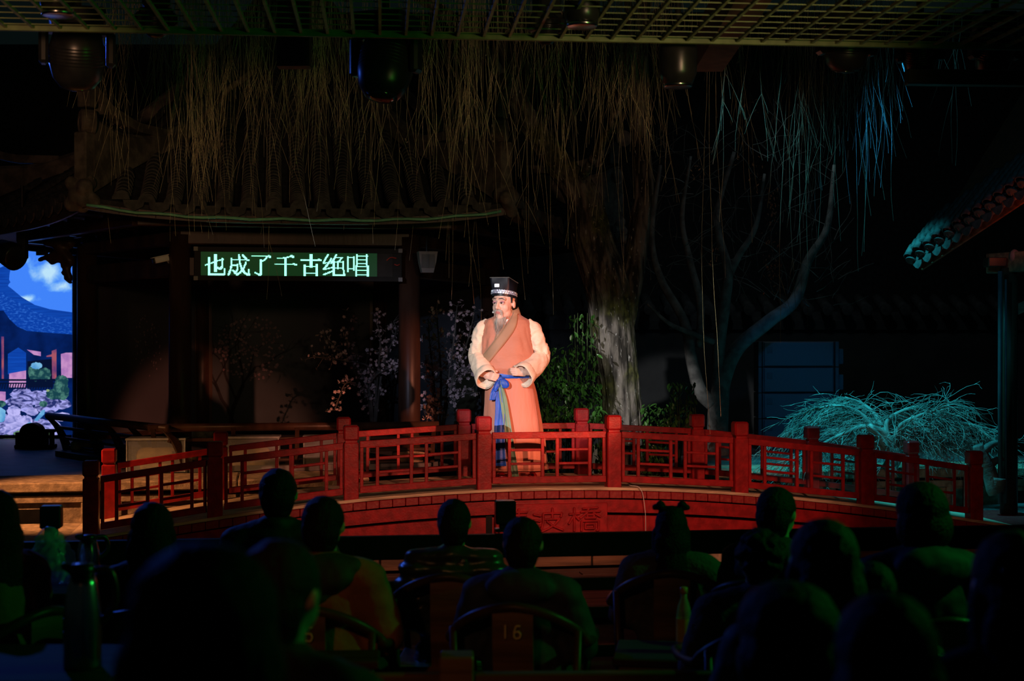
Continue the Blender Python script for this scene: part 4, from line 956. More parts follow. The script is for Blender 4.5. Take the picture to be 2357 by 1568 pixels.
# ------------------------------------------------------------------ line array loudspeakers
LA = at(1840, 900, 17.6); LA.z = 0.0
for i in range(6):
    y1_, y0_ = 785 + i * 59.5, 785 + (i + 1) * 59.5
    z1_, z0_ = CAMZ + (784 - y1_) * 17.6 / F, CAMZ + (784 - y0_) * 17.6 / F; h = z1_ - z0_ - 0.008
    names = ['topmost', 'second', 'third', 'fourth', 'fifth', 'lowest']
    T = thing('line_array_speaker', f'blue-lit wide loudspeaker box, {names[i]} of the stack behind the bare shrub', 'loudspeaker', (LA.x, LA.y, z0_), 0.06, 'stacked line array loudspeakers')
    x0 = (1755 - 1840) * 17.6 / F; x1 = (1922 - 1840) * 17.6 / F
    q = MB(); q.box(x0, x1, 0.02, 0.5, 0, h, 0.008); q.build('cabinet', M['speaker'], T)
    q = MB(); q.box(x0 + 0.02, x1 - 0.02, 0.0, 0.02, 0.012, h - 0.012, 0.004); g_ = q.build('grille', M['grille'], T)
    q = MB(); q.box(x0 + 0.05, x0 + 0.12, -0.004, -0.0005, h * 0.55, h * 0.8, 0.001); q.build('badge', M['speaker'], g_)
    for xx in (x0 - 0.035, x1 + 0.035):
        q = MB(); q.box(xx - 0.022, xx + 0.022, 0.0, 0.12, 0.0, h, 0.004); q.build('rigging_bracket', M['speaker'], T)
    q = MB(); q.box(x1 + 0.07, x1 + 0.13, 0.05, 0.3, 0.03, h - 0.09, 0.006); q.build('side_handle', M['speaker'], T)
q = MB(); q.box(LA.x - 0.55, LA.x + 0.6, LA.y - 0.1, LA.y + 0.6, 0.0, CAMZ + (784 - 785 - 6 * 59.5) * 17.6 / F - 0.002, 0.02)
# ------------------------------------------------------------------ bare spreading shrub, lit cyan
random.seed(31)
hb = at(2060, 1120, 14.9); hb.z = 0.655; hb.y = 14.9
sh = thing('bare_shrub', 'bare spreading shrub with tangled cyan-lit twigs beside the bridge', 'shrub', hb, 0)
def hrel(px, py, d): return at(px, py, d) - hb
bark_tube('trunk', [(0, 0, 0), hrel(2050, 1075, 14.9), hrel(2065, 1040, 14.9), hrel(2030, 1000, 14.9), hrel(2000, 985, 14.8)], [0.085, 0.08, 0.06, 0.055, 0.045], 18, sh, M['shrub'], 0.12, 6, 1.0)
mains = [[(2055, 1050), (2000, 985), (1940, 1000), (1880, 1030), (1820, 1060)], [(2055, 1050), (2010, 975), (1950, 955), (1880, 970), (1800, 1010)], [(2050, 1040), (2020, 965), (1985, 930), (1945, 915)], [(2055, 1045), (2070, 985), (2110, 960), (2150, 945), (2185, 925)],
         [(2060, 1045), (2100, 990), (2170, 975), (2240, 980), (2290, 1020)], [(2060, 1050), (2110, 1015), (2160, 1005), (2200, 1020)], [(2045, 1040), (1990, 960), (1930, 935), (1860, 945)], [(2055, 1050), (2000, 1020), (1950, 1050), (1880, 1090)], [(2055, 1040), (2040, 975), (2080, 945), (2120, 935)]]
tz = MB()
for mn in mains:
    d0 = 14.9; d1 = random.uniform(14.4, 15.5)
    pts = [hrel(x, y, lerp(d0, d1, i / (len(mn) - 1))) for i, (x, y) in enumerate(mn)]
    bark_tube('limb', pts, [0.038, 0.026, 0.018, 0.012], 9, sh, M['shrub'], 0.1, 5, 4.0)
    P_ = smooth_path(pts, 8)
    for i in range(3, len(P_)):
        for j in range(3):
            dirx = (P_[i] - P_[i - 1]).normalized(); cur = P_[i].copy(); q_ = [cur.copy()]
            sx = math.copysign(1, dirx.x) if random.random() < 0.8 else -math.copysign(1, dirx.x)
            v = (dirx * 0.6 + Vector((sx * random.uniform(0.3, 1.2), random.uniform(-0.7, 0.7), random.uniform(-0.5, 0.36)))).normalized(); ln = random.uniform(0.2, 0.66)
            for k in range(8):
                v = (v + Vector((random.uniform(-0.3, 0.3), random.uniform(-0.25, 0.25), random.uniform(-0.42, 0.16)))).normalized(); cur = cur + v * ln / 8; q_.append(cur.copy())
            tz.tube(q_, [0.0052 * (1 - k / 11) for k in range(9)], 4, False)
            for m_ in range(3):
                k = random.randint(2, 7); c2 = q_[k].copy(); v2 = (v + Vector((random.uniform(-0.9, 0.9), random.uniform(-0.6, 0.6), random.uniform(-0.5, 0.7)))).normalized(); s2 = [c2.copy()]
                for z_ in range(4):
                    c2 = c2 + v2 * random.uniform(0.03, 0.065); v2 = (v2 + Vector((random.uniform(-0.5, 0.5), 0, random.uniform(-0.5, 0.3)))).normalized(); s2.append(c2.copy())
                tz.tube(s2, [0.0032, 0.0028, 0.0023, 0.0018, 0.0013], 3, False)
to = tz.build('tangled_twigs', M['shrub'], sh, True); to['kind'] = 'stuff'
# dark gnarled trunk near the house post
gb = at(2290, 1190, 14.0); gb.z = 0.65
gt = thing('gnarled_trunk', 'dark gnarled pruned trunk standing between the bare shrub and the house post', 'tree', gb, 0)
def grel(px, py): return at(px, py, 14.0) - gb
bark_tube('trunk', [(0.02, 0, 0), grel(2290, 1130), grel(2275, 1080), grel(2258, 1045), grel(2250, 1025)], [0.09, 0.075, 0.07, 0.065, 0.05], 16, gt, M['bark2'], 0.12, 6, 7.0)
bark_tube('stub', [grel(2272, 1075), grel(2290, 1062), grel(2308, 1055)], [0.05, 0.035, 0.03], 12, gt, M['bark2'], 0.1, 5, 8.0)
bark_tube('stub', [grel(2262, 1040), grel(2285, 1022), grel(2305, 1020)], [0.05, 0.03, 0.025], 12, gt, M['bark2'], 0.1, 5, 9.0)

# ------------------------------------------------------------------ house with tiled eave at the right
E0 = at(2108, 606, 14.9); E1 = at(2420, 396, 13.3)
ed = (E1 - E0); eL = ed.length; ev = ed.normalized(); eh = Vector((ev.x, ev.y, 0)).normalized(); ho = Vector((-eh.y, eh.x, 0))
ho = ho if ho.x > 0 else -ho                                # towards the house
hs = thing('side_house', 'dark timber house with a grey tiled eave at the right edge', 'house', (at(2320, 1190, 14.1).x, 14.1, 0), 0)
hv = Vector(hs.location)
def H(p): return Vector(p) - hv
slope = (ho + Vector((0, 0, 1.25))).normalized(); nrm = ev.cross(slope).normalized(); nrm = nrm if nrm.z > 0 else -nrm
sp_ = 0.150; ncol = int(eL / sp_)
ctm = MB()
def half(q, r, L, flip, o_=0.0, thick=0.012):
    rings = []
    for t_, rr_ in ((0, r), (L, r * 0.80)):
        ring = []
        for j in range(9):
            a = R(180 * j / 8) if not flip else R(180 + 180 * j / 8); ring.append((rr_ * math.cos(a), t_, rr_ * math.sin(a)))
        for j in range(8, -1, -1):
            a = R(180 * j / 8) if not flip else R(180 + 180 * j / 8); ring.append(((rr_ - thick) * math.cos(a), t_, (rr_ - thick) * math.sin(a)))
        rings.append(ring)
    q.loft(rings)
half(ctm, 0.058, 0.15, False); cov_me = ctm.mesh('cover_tile', M['tile'], True)
q = MB(); half(q, 0.070, 0.20, True); pan_me = q.mesh('pan_tile', M['tile'], True)
q = MB(); q.prism([(0.058 * math.cos(R(a)), 0.058 * math.sin(R(a))) for a in range(0, 360, 24)], (0, 0, 0), (1, 0, 0), (0, 0, 1), (0, -0.016, 0)); disc_me = q.mesh('end_tile', M['tile'])
q = MB(); q.prism([(-0.066, 0.0), (0.066, 0.0), (0.060, -0.04), (0.034, -0.072), (0, -0.09), (-0.034, -0.072), (-0.060, -0.04)], (0, 0, 0), (1, 0, 0), (0, 0, 1), (0, -0.016, 0)); drip_me = q.mesh('drip_tile', M['tile'])
basis = Matrix((ev, slope, nrm)).transposed()
basd = Matrix((ev, (ho - Vector((0, 0, 0.15))).normalized(), (ho * 0.15 + Vector((0, 0, 1))).normalized())).transposed()
def place(nm, me, p, b_, parent):
    o = link(nm, me, parent); o.matrix_local = Matrix.Translation(p) @ b_.to_4x4(); return o
roof_o = bpy.data.objects.new('tiled_roof', None); COL.objects.link(roof_o); roof_o.parent = hs; roof_o.empty_display_size = 0.1
random.seed(8)
for i in range(ncol + 1):
    p = H(E0.lerp(E1, i / ncol)); jz = random.uniform(-0.008, 0.008)
    for j in range(7): place('cover_tile', cov_me, p + slope * (j * 0.085) + nrm * (0.040 + jz + (7 - j) * 0.009), basis, roof_o)
    place('end_tile', disc_me, p + nrm * 0.06 - slope * 0.004, basis, roof_o)
    if i < ncol:
        pm_ = H(E0.lerp(E1, (i + 0.5) / ncol))
        for j in range(3): place('pan_tile', pan_me, pm_ + slope * (j * 0.17 - 0.02) + nrm * (0.065 + (3 - j) * 0.004), basis, roof_o)
        place('drip_tile', drip_me, pm_ - slope * 0.02 + nrm * 0.02, basd, roof_o)
q = MB(); a, b = H(E0), H(E1)
q.add([a - nrm * 0.035, b - nrm * 0.035, b + slope * 2.6 - nrm * 0.035, a + slope * 2.6 - nrm * 0.035, a - nrm * 0.005, b - nrm * 0.005, b + slope * 2.6 - nrm * 0.005, a + slope * 2.6 - nrm * 0.005], [(0, 1, 2, 3), (4, 5, 6, 7), (0, 1, 5, 4), (2, 3, 7, 6), (0, 3, 7, 4), (1, 2, 6, 5)])
q.build('roof_boarding', M['woodb'], roof_o)
q = MB(); q.beam(a - nrm * 0.07, b - nrm * 0.07, 0.03, 0.07); q.build('eave_board', M['woodb'], roof_o)
for i in range(0, ncol, 2):
    p = H(E0.lerp(E1, (i + 0.3) / ncol)); q = MB(); q.beam(p - nrm * 0.075 + slope * 0.04, p - nrm * 0.075 + slope * 2.4, 0.06, 0.07); q.build('rafter', M['woodb'], roof_o)
# post, beam, wall of the house
q = MB(); q.lathe([(0.085, 0.26), (0.085, 2.72)], 20, H(at(2322, 784, 14.1)) - Vector((0, 0, CAMZ))); q.build('post', M['wood'], hs, True)
q = MB(); p = H(at(2302, 784, 13.95)) - Vector((0, 0, CAMZ)); q.tube([p + Vector((0, 0, 0.4)), p + Vector((0, 0, 2.68))], 0.022, 10); q.tube([p + Vector((0.06, 0.01, 0.4)), p + Vector((0.06, 0.01, 2.6))], 0.012, 8); q.build('conduit', M['speaker'], hs, True)
q = MB(); p = H(at(2290, 604, 14.1)); q.obox(p, (0.09, 0, 0), (0, 0.09, 0), (0, 0, 0.045), 0.008); q.build('capital', M['wood'], hs)
pA = H(at(2322, 600, 14.1)); q = MB(); q.beam(pA + eh * -0.25 - Vector((0, 0, 0.02)), pA + eh * 3.5 - Vector((0, 0, 0.02)), 0.12, 0.2, b=0.01); q.build('eave_beam', M['woodb'], hs)
q = MB(); q.beam(pA + Vector((0.05, 0, -0.50)), pA + Vector((1.3, -0.3, 0.1)), 0.07, 0.10); q.build('brace', M['woodb'], hs)
q = MB(); c = pA + ho * 0.9; q.beam(c + eh * -0.6 - Vector((0, 0, 1.3)), c + eh * 4.5 - Vector((0, 0, 1.3)), 0.1, 2.6); q.build('wall_panel', M['wood'], hs)
q = MB(); c0 = H((0, 0, 0)); q.obox(pA + ho * 0.6 + Vector((0, 0, -2.79 + 0.26 - 0.13)) + eh * 1.2, eh * 2.0, ho * 0.75, Vector((0, 0, 0.13)), 0.02); q.build('plinth', M['paving'], hs)
q = MB(); c = pA + ho * 0.5 - Vector((0, 0, 0.25)); q.ell(at(2335, 590, 14.0) - hv, (0.05, 0.05, 0.07), 12, 8); q.build('eave_lamp', M['brown'], hs, True)

# ------------------------------------------------------------------ things on the terrace near the pavilion
def acrylic(px0, px1, ytop, d, label, fill):
    a, b = at(px0, ytop, d), at(px1, ytop, d); zt = a.z; w_ = (b.x - a.x)
    T = thing('display_case', label, 'case', ((a.x + b.x) / 2, d, 0.65), A * 0.6, 'clear display cases in front of the pavilion')
    h = zt - 0.65; q = MB()
    th = 0.006
    for (x0, x1, y0, y1, z0, z1) in ((-w_ / 2, w_ / 2, 0, th, 0.01, h), (-w_ / 2, w_ / 2, 0.30, 0.30 + th, 0.01, h), (-w_ / 2, -w_ / 2 + th, th, 0.30, 0.01, h), (w_ / 2 - th, w_ / 2, th, 0.30, 0.01, h)): q.box(x0, x1, y0, y1, z0, z1)
    q.build('clear_walls', M['acrylic'], T)
    q = MB(); q.box(-w_ / 2 - 0.012, w_ / 2 + 0.012, -0.012, 0.318, h, h + 0.022, 0.003); q.build('lid', M['acrylicrim'], T)
    for sx in (-1, 1):
        q = MB(); q.box(sx * w_ / 2 - 0.006, sx * w_ / 2 + 0.006, -0.007, 0.0, 0.01, h); q.build('edge_strip', M['acrylicrim'], T)
    q = MB(); q.box(-w_ / 2, w_ / 2, 0, 0.306, 0.0, 0.009); q.build('base', M['dark'], T)
    if fill:
        q = MB(); q.caps((-w_ * 0.22, 0.15, 0.16), (w_ * 0.22, 0.15, 0.16), 0.10, None, 14); q.box(-w_ * 0.3, w_ * 0.3, 0.06, 0.24, 0.012, 0.09, 0.02)
        f = link('covered_lamp', remesh(q, 'covered_lamp', M['oldyellow'], 0.015, 2), T)
M['oldyellow'] = mat('dull_yellow_cover', (0.30, 0.22, 0.06), 0.6)
acrylic(293, 424, 1014, 14.45, 'clear box with a dull yellow lamp inside, leftmost before the pavilion', True)
acrylic(500, 640, 1010, 14.6, 'clear box half hidden behind the railing, second from the left', True)
acrylic(700, 850, 1008, 14.8, 'clear box behind the bridge railing, third from the left', False)

# CCTV camera on the pavilion beam
cp = at(372, 597, 14.75)
T = thing('security_camera', 'small pale security camera under the pavilion eave left of the LED sign', 'camera', cp, 0)
dirc = Vector((-0.9, -0.5, -0.25)).normalized()
q = MB(); sd = dirc.cross(Vector((0, 0, 1))).normalized(); u_ = sd.cross(dirc)
q.obox((0, 0, 0), dirc * 0.075, sd * 0.035, u_ * 0.03, 0.008); q.build('body', M['white'], T)
q = MB(); q.obox(u_ * 0.034 + dirc * 0.012, dirc * 0.09, sd * 0.042, u_ * 0.004, 0.002); q.build('sun_shield', M['white'], T)
q = MB(); q.lathe([(0.026, 0), (0.026, 0.02), (0.02, 0.022)], 14, dirc * 0.076, dirc); q.build('lens', M['blackmetal'], T)
q = MB(); q.tube(smooth_path([-dirc * 0.05 - u_ * 0.02, -dirc * 0.10 - Vector((0, 0, 0.07)), Vector((0.14, 0.12, -0.06)), Vector((0.18, 0.24, 0.02))], 5), 0.012, 8); q.build('arm', M['grey'], T, True)
# grey loudspeaker hung right of the sign
gp = at(983, 604, 14.9)
T = thing('wall_speaker', 'grey tapered loudspeaker hung under the eave right of the LED sign', 'loudspeaker', gp, 0.2)
q = MB(); q.loft([[(-0.06, -0.06, -0.11), (0.06, -0.06, -0.11), (0.06, 0.06, -0.11), (-0.06, 0.06, -0.11)], [(-0.085, -0.08, 0.0), (0.085, -0.08, 0.0), (0.085, 0.08, 0.0), (-0.085, 0.08, 0.0)], [(-0.10, -0.09, 0.11), (0.10, -0.09, 0.11), (0.10, 0.09, 0.11), (-0.10, 0.09, 0.11)]]); q.build('cabinet', M['grey'], T)
q = MB(); q.box(-0.07, 0.07, -0.088, -0.082, -0.06, 0.08); q.build('grille', M['grille'], T)
q = MB(); q.tube([(0, 0.02, 0.11), (0, 0.02, 0.28)], 0.012, 8); q.build('hanger', M['blackmetal'], T)

# ------------------------------------------------------------------ steel grating of the roof over the audience
GZ = 3.82; GD = 8.55
gr = thing('ceiling_grating', 'green-lit metal ceiling grating with square mesh over the audience', 'grating', (0, GD, GZ), A * 0.55)
bm1 = MB(); bm1.box(-0.0085, 0.0085, -2.3, 0.0, 0, 0.018); rib_me = bm1.mesh('grating_rib', M['rib'])
bm2 = MB(); bm2.box(-4.2, 4.6, -0.002, 0.002, 0.006, 0.012); cross_me = bm2.mesh('cross_bar', M['grate'])
for i in range(58): link('grating_rib', rib_me, gr, (-4.2 + i * 0.155, 0, 0))
for j in range(16): link('cross_bar', cross_me, gr, (0, -0.08 - j * 0.145, 0))
q = MB(); q.box(-4.2, 4.65, 0.0, 0.03, -0.012, 0.030, 0.003); q.build('edge_angle', M['grate'], gr)
# roof slab above
q = MB(); q.box(-9, 9, -3, 8.7, 4.95, 5.1); struct('ceiling', q, M['dark'])

# ------------------------------------------------------------------ stage lamps
def par_can(px0, px1, ytop, ybot, d, label, taper=0.86):
    cx = (px0 + px1) / 2; r = (px1 - px0) / 2 * d / F; top = at(cx, ytop, d); bot = at(cx, ybot, d); h = top.z - bot.z
    T = thing('stage_lamp', label, 'stage light', bot, 0)
    q = MB(); q.lathe([(r * taper, 0.0), (r * 0.97, h * 0.25), (r, h * 0.6), (r * 0.96, h), (r * 0.5, h + 0.02)], 28); q.build('housing', M['blackmetal'], T, True)
    q = MB(); q.lathe([(r * taper * 0.92, -0.012), (r * taper * 1.03, -0.010), (r * taper * 1.03, 0.012), (r * taper * 0.9, 0.014)], 28); q.build('front_ring', M['steel'], T, True)
    q = MB(); q.lathe([(r * 0.3, h + 0.02), (0.02, h + 0.03), (0.02, h + 0.25)], 14); q.build('stem', M['blackmetal'], T)
    return T
par_can(1299, 1381, -60, 58, 7.9, 'black cylindrical lamp poking through the middle of the grating')
par_can(92, 174, -80, 32, 7.9, 'black cylindrical lamp in the grating at the top left')
par_can(1516, 1605, 82, 197, 9.0, 'black barrel-shaped lamp with a green rim hanging right of centre', 0.72)
def moving_head(px, ytop, ybot, wpx, d, label, yaw, tilt, rim=True):
    top = at(px, ytop, d); h = (ybot - ytop) * d / F; w_ = wpx * d / F
    T = thing('moving_head_lamp', label, 'stage light', top, yaw)
    q = MB(); q.box(-w_ * 0.42, w_ * 0.42, -w_ * 0.36, w_ * 0.36, 0.0, 0.11, 0.015); q.build('base', M['blackmetal'], T)
    q = MB(); q.box(-w_ * 0.52, w_ * 0.52, -0.05, 0.05, -0.05, -0.001, 0.012); q.build('yoke', M['blackmetal'], T)
    for s_ in (-1, 1):
        q = MB(); q.box(s_ * w_ * 0.50 - 0.03, s_ * w_ * 0.50 + 0.03, -0.055, 0.055, -h * 0.62, -0.03, 0.018); q.build('yoke_arm', M['blackmetal'], T)
    ax = Vector((0, math.sin(tilt), -math.cos(tilt))); c = Vector((0, 0, -h * 0.48)); rr_ = w_ * 0.42; L = h * 0.52
    q = MB(); q.lathe([(rr_ * 0.45, -L * 0.95), (rr_ * 0.85, -L * 0.75), (rr_, -L * 0.3), (rr_, L * 0.25), (rr_ * 0.88, L * 0.65), (rr_ * 0.62, L * 0.93), (rr_ * 0.3, L)], 30, c, ax); hd = q.build('head', M['blackmetal'], T, True)
    q = MB(); q.lathe([(rr_ * 0.60, L * 0.94), (rr_ * 0.35, L * 1.02), (0.01, L * 1.04)], 24, c, ax); q.build('lens', mat('dark_lens', (0.02, 0.02, 0.025), 0.1, spec=0.9), hd, True)
    q = MB()
    for j in range(6):
        cc = c + ax * (-L * 0.35 + j * L * 0.10) + ax.orthogonal().normalized() * 0; q.lathe([(rr_ * 1.0, 0), (rr_ * 1.015, 0.004), (rr_ * 1.0, 0.008)], 30, cc, ax, False)
    q.build('cooling_fins', M['blackmetal'], hd)
    q = MB(); q.tube([(0, 0, 0.11), (0, 0, 0.35)], 0.025, 10); q.build('clamp_pole', M['blackmetal'], T)
    return T
moving_head(178, 62, 206, 148, 9.1, 'moving-head stage lamp hanging under the grating at the left', 0.3, 0.35)
moving_head(888, 72, 235, 150, 9.1, 'moving-head stage lamp hanging under the grating left of centre', -0.35, -0.3)
moving_head(1948, 66, 166, 118, 9.3, 'moving-head stage lamp hanging among the twigs at the right', 0.2, 0.2)
moving_head(2290, 70, 178, 100, 9.3, 'moving-head stage lamp above the bar at the far right', 0.1, 0.5)
moving_head(2118, 74, 182, 90, 9.4, 'moving-head stage lamp with cables, second from the far right', -0.3, 0.6)
moving_head(1258, 30, 102, 66, 9.4, 'small moving-head lamp peeking below the grating near the middle', 0.4, 0.3)
moving_head(360, 20, 86, 74, 9.4, 'small moving-head lamp peeking below the grating at the left', 0.2, 0.3)
q = MB(); a = at(2085, 178, 9.0); b = at(2420, 182, 9.0); q.beam(a, b, 0.09, 0.095, b=0.006); tag(q.build('truss_bar', M['blackmetal']), 'black lamp bar under the far right stage lamps', 'bar')
for i, (px0, px1, y1_, d, lab) in enumerate(((637, 712, 152, 10.2, 'rusty brown roof beam end hanging left of the middle stage lamp'),)):
    a, b = at(px0, y1_, d), at(px1, y1_, d); T = thing('roof_beam', lab, 'beam', ((a.x + b.x) / 2, d, a.z), 0)
    w_ = (b.x - a.x) / 2
    q = MB(); q.box(-w_, w_, 0, 0.12, 0.012, 0.55); q.build('web', M['brown'], T); q = MB(); q.box(-w_ * 1.02, w_ * 1.02, -0.005, 0.125, 0.0, 0.012); q.build('bottom_flange', M['brown'], T)
a, b = at(1600, 165, 10.4), at(1660, 165, 10.4)
T = thing('roof_beam', 'slanting brown roof beam right of the barrel-shaped lamp', 'beam', ((a.x + b.x) / 2, 10.4, a.z), R(-1))
q = MB(); q.box(-0.10, 0.10, -2.6, 0, 0.012, 0.30); q.build('web', M['brown'], T); q = MB(); q.box(-0.105, 0.105, -2.6, 0.004, 0, 0.012); q.build('bottom_flange', M['brown'], T)

# dark flood lamp in silhouette at the upper corner of the video screen
c = at(22, 585, 15.6); T = thing('flood_lamp', 'black flood lamp in silhouette at the left edge before the video screen', 'stage light', c, 0)
q = MB(); q.lathe([(0.05, -0.20), (0.11, -0.17), (0.14, -0.02), (0.15, 0.12), (0.13, 0.13)], 24, (0, 0, 0), (0.75, -0.5, -0.35)); q.build('housing', M['blackmetal'], T, True)
q = MB(); q.box(0.10, 0.19, -0.06, 0.06, -0.05, 0.24, 0.01); q.build('bracket', M['blackmetal'], T)
q = MB(); q.tube([(0.14, 0, 0.22), (0.14, 0, 0.75)], 0.02, 10); q.build('hanger', M['blackmetal'], T)

# ------------------------------------------------------------------ front rail between audience and boardwalk
FR = thing('front_railing', 'low black railing with flat rails between the audience and the bridge', 'railing', (0, 8.5, 0), R(7))
for z0, z1 in ((0.705, 0.845), (0.50, 0.575), (0.33, 0.40), (0.10, 0.17)):
    q = MB(); q.box(-5.0, 5.2, -0.03, 0.03, z0, z1, 0.006); q.build('rail', M['dark'], FR)
for i in range(6):
    x = -4.6 + i * 1.85; q = MB(); q.box(x - 0.04, x + 0.04, 0.031, 0.09, 0.0, 0.80, 0.005); q.build('post', M['dark'], FR)
# wooden guard rail on the edge of the rear tier
GR = thing('guard_rail', 'brown wooden guard rail with a square post behind chair sixteen', 'railing', (0, 5.46, 0.2), R(2))
q = MB(); q.box(-3.4, 3.4, -0.03, 0.03, 0.47, 0.525, 0.006); q.build('top_rail', M['woodb'], GR)
q = MB(); q.box(-3.4, 3.4, -0.02, 0.02, 0.12, 0.17, 0.006); q.build('lower_rail', M['woodb'], GR)
for px in (60, 1050, 2000):
    x = (px - 1178.5) * 5.4 / F; q = MB(); q.box(x - 0.066, x + 0.066, -0.066, 0.066, 0, 0.60, 0.008); q.build('post', M['woodb'], GR)

# black lamp boxes on short stems standing on the front rail
for px, y0, y1, d, lab in ((1163, 1152, 1206, 8.6, 'small black box lamp on a stem before the carved plaque'), (118, 1164, 1216, 8.2, 'small black box lamp on a stem at the left end of the bridge')):
    c = at(px, y1, d); h = (y1 - y0) * d / F; w_ = 47 * d / F / 2
    T = thing('box_lamp', lab, 'stage light', (c.x, d, 0.845 if px > 600 else 0.80), R(7)); zb = c.z - T.location.z
    q = MB(); q.box(-w_, w_, -0.04, 0.05, zb, zb + h, 0.008); q.build('box', M['blackmetal'], T)
    q = MB(); q.box(-w_ * 0.6, w_ * 0.6, -0.02, 0.03, max(0.02, zb - 0.10), zb, 0.005); q.build('neck', M['blackmetal'], T)
    q = MB(); q.box(-w_ * 1.05, w_ * 1.05, -0.035, 0.035, 0.0, max(0.02, zb - 0.10), 0.004); q.build('foot', M['blackmetal'], T)

# ------------------------------------------------------------------ audience chairs: horseshoe-backed wooden armchairs
def chair_proto(num):
    T = thing('armchair', 'x', 'chair', (0, 0, 0), 0)
    q = MB(); q.box(-0.27, 0.27, -0.23, 0.25, 0.43, 0.465, 0.01); q.build('seat', M['woodb'], T)
    for sx in (-1, 1):
        for y, top in ((-0.21, 0.80), (0.22, 0.70)):
            q = MB(); q.tube([(sx * 0.25, y, 0.0), (sx * 0.25, y, 0.43), (sx * 0.265, y - 0.01, top)], [0.018, 0.018, 0.015], 10); q.build('leg', M['wood'], T, True)
        q = MB(); q.beam((sx * 0.25, -0.2, 0.14), (sx * 0.25, 0.2, 0.14), 0.02, 0.03); q.build('stretcher', M['wood'], T)
    pts = []
    for i in range(21):
        a = R(200 + (340 - 200) * i / 20); f_ = abs(i - 10) / 10
        pts.append((0.30 * math.cos(a) * (1.05), -0.02 + 0.27 * math.sin(a) * (1.0), 0.90 - 0.17 * f_ ** 1.7))
    pts = [(-0.285, 0.27, 0.70), (-0.30, 0.12, 0.705)] + pts + [(0.30, 0.12, 0.705), (0.285, 0.27, 0.70)]
    q = MB(); q.tube(smooth_path(pts, 3), 0.021, 12); q.build('arm_rail', M['wood'], T, True)
    q = MB(); rings = []
    for i in range(9):
        z = lerp(0.465, 0.90, i / 8); y = lerp(-0.215, -0.285, i / 8) - 0.025 * math.sin(math.pi * i / 8); rings.append([(-0.085, y - 0.008, z), (0.085, y - 0.008, z), (0.085, y + 0.008, z), (-0.085, y + 0.008, z)])
    q.loft(rings); sp2 = q.build('back_splat', M['woodb'], T)
    if num:
        SEG = {'1': [[(0.5, 0), (0.5, 1)]], '5': [[(0.9, 1), (0.1, 1), (0.1, 0.55), (0.75, 0.55), (0.9, 0.3), (0.7, 0), (0.1, 0.05)]], '6': [[(0.85, 0.95), (0.35, 0.95), (0.12, 0.5), (0.12, 0.1), (0.4, 0), (0.8, 0.08), (0.9, 0.35), (0.6, 0.55), (0.14, 0.45)]]}
        q = MB()
        for k, ch in enumerate(num):
            for st in SEG[ch]:
                for (xa, ya), (xb, yb) in zip(st, st[1:]):
                    q.beam((-0.045 + k * 0.05 + xa * 0.035, -0.312, 0.775 + ya * 0.055), (-0.045 + k * 0.05 + xb * 0.035, -0.312, 0.775 + yb * 0.055), 0.006, 0.004, up=(0, 1, 0))
        q.build('seat_number', M['brass'], sp2)
    return T
M['brass'] = mat('pale_brass', (0.75, 0.55, 0.25), 0.4)
CH = {None: chair_proto(None), '15': chair_proto('15'), '16': chair_proto('16')}
used = set()
def place_chair(num, x, y, z, rz, label):
    if num in used: c = copy_tree(CH[num], None, (x, y, z), rz)
    else: c = CH[num]; c.location = (x, y, z); c.rotation_euler[2] = rz; used.add(num)
    c['label'] = label; c['group'] = 'audience armchairs'; return c

# ------------------------------------------------------------------ seated audience (facing +y, away from the camera)
def limb_points(s_): return dict(sh=Vector((s_ * 0.185, 0.0, 1.02)), el=Vector((s_ * 0.255, 0.03, 0.76)), wr=Vector((s_ * 0.13, 0.27, 0.66)))
def body_mesh():
    q = MB()
    q.ell((0, 0.02, 1.275), (0.078, 0.098, 0.112), 20, 14); q.ell((0, 0.06, 1.22), (0.06, 0.06, 0.07), 14, 10); q.caps((0, 0.118, 1.27), (0, 0.135, 1.24), 0.010, 0.014)
    for s_ in (-1, 1): q.ell((s_ * 0.082, 0.01, 1.262), (0.012, 0.02, 0.032), 10, 8)
    q.caps((0, 0.0, 1.05), (0, 0.01, 1.20), 0.062, 0.056); q.ell((0, 0.02, 0.92), (0.17, 0.11, 0.17)); q.ell((0, 0.02, 0.70), (0.155, 0.12, 0.17)); q.ell((0, 0, 0.55), (0.17, 0.14, 0.10))
    for s_ in (-1, 1):
        L = limb_points(s_); q.caps(L['sh'], L['el'], 0.055, 0.042); q.caps(L['el'], L['wr'], 0.040, 0.028); q.caps((s_ * 0.10, 0, 1.06), L['sh'], 0.06, 0.055)
        q.caps((s_ * 0.09, 0.0, 0.54), (s_ * 0.12, 0.42, 0.52), 0.085, 0.06); q.caps((s_ * 0.12, 0.42, 0.52), (s_ * 0.12, 0.44, 0.09), 0.056, 0.042); q.caps((s_ * 0.12, 0.42, 0.05), (s_ * 0.13, 0.60, 0.04), 0.045, 0.035)
        w_ = L['wr']; q.ell(w_ + Vector((-s_ * 0.03, 0.05, -0.015)), (0.036, 0.05, 0.02))
        for j in range(4):
            b0 = w_ + Vector((-s_ * (0.035 + 0.0) + (j - 1.5) * 0.019, 0.09, -0.015)); ln = (0.045, 0.052, 0.048, 0.036)[j]
            q.caps(b0, b0 + Vector((0, ln, -0.012)), 0.009, 0.008, 8); q.caps(b0 + Vector((0, ln, -0.012)), b0 + Vector((0, ln + 0.02, -0.035)), 0.008, 0.007, 8)
        q.caps(w_ + Vector((-s_ * 0.05, 0.03, -0.005)), w_ + Vector((-s_ * 0.085, 0.075, -0.005)), 0.012, 0.009, 8)
    return remesh(q, 'body', M['skin'], 0.0125, 2)
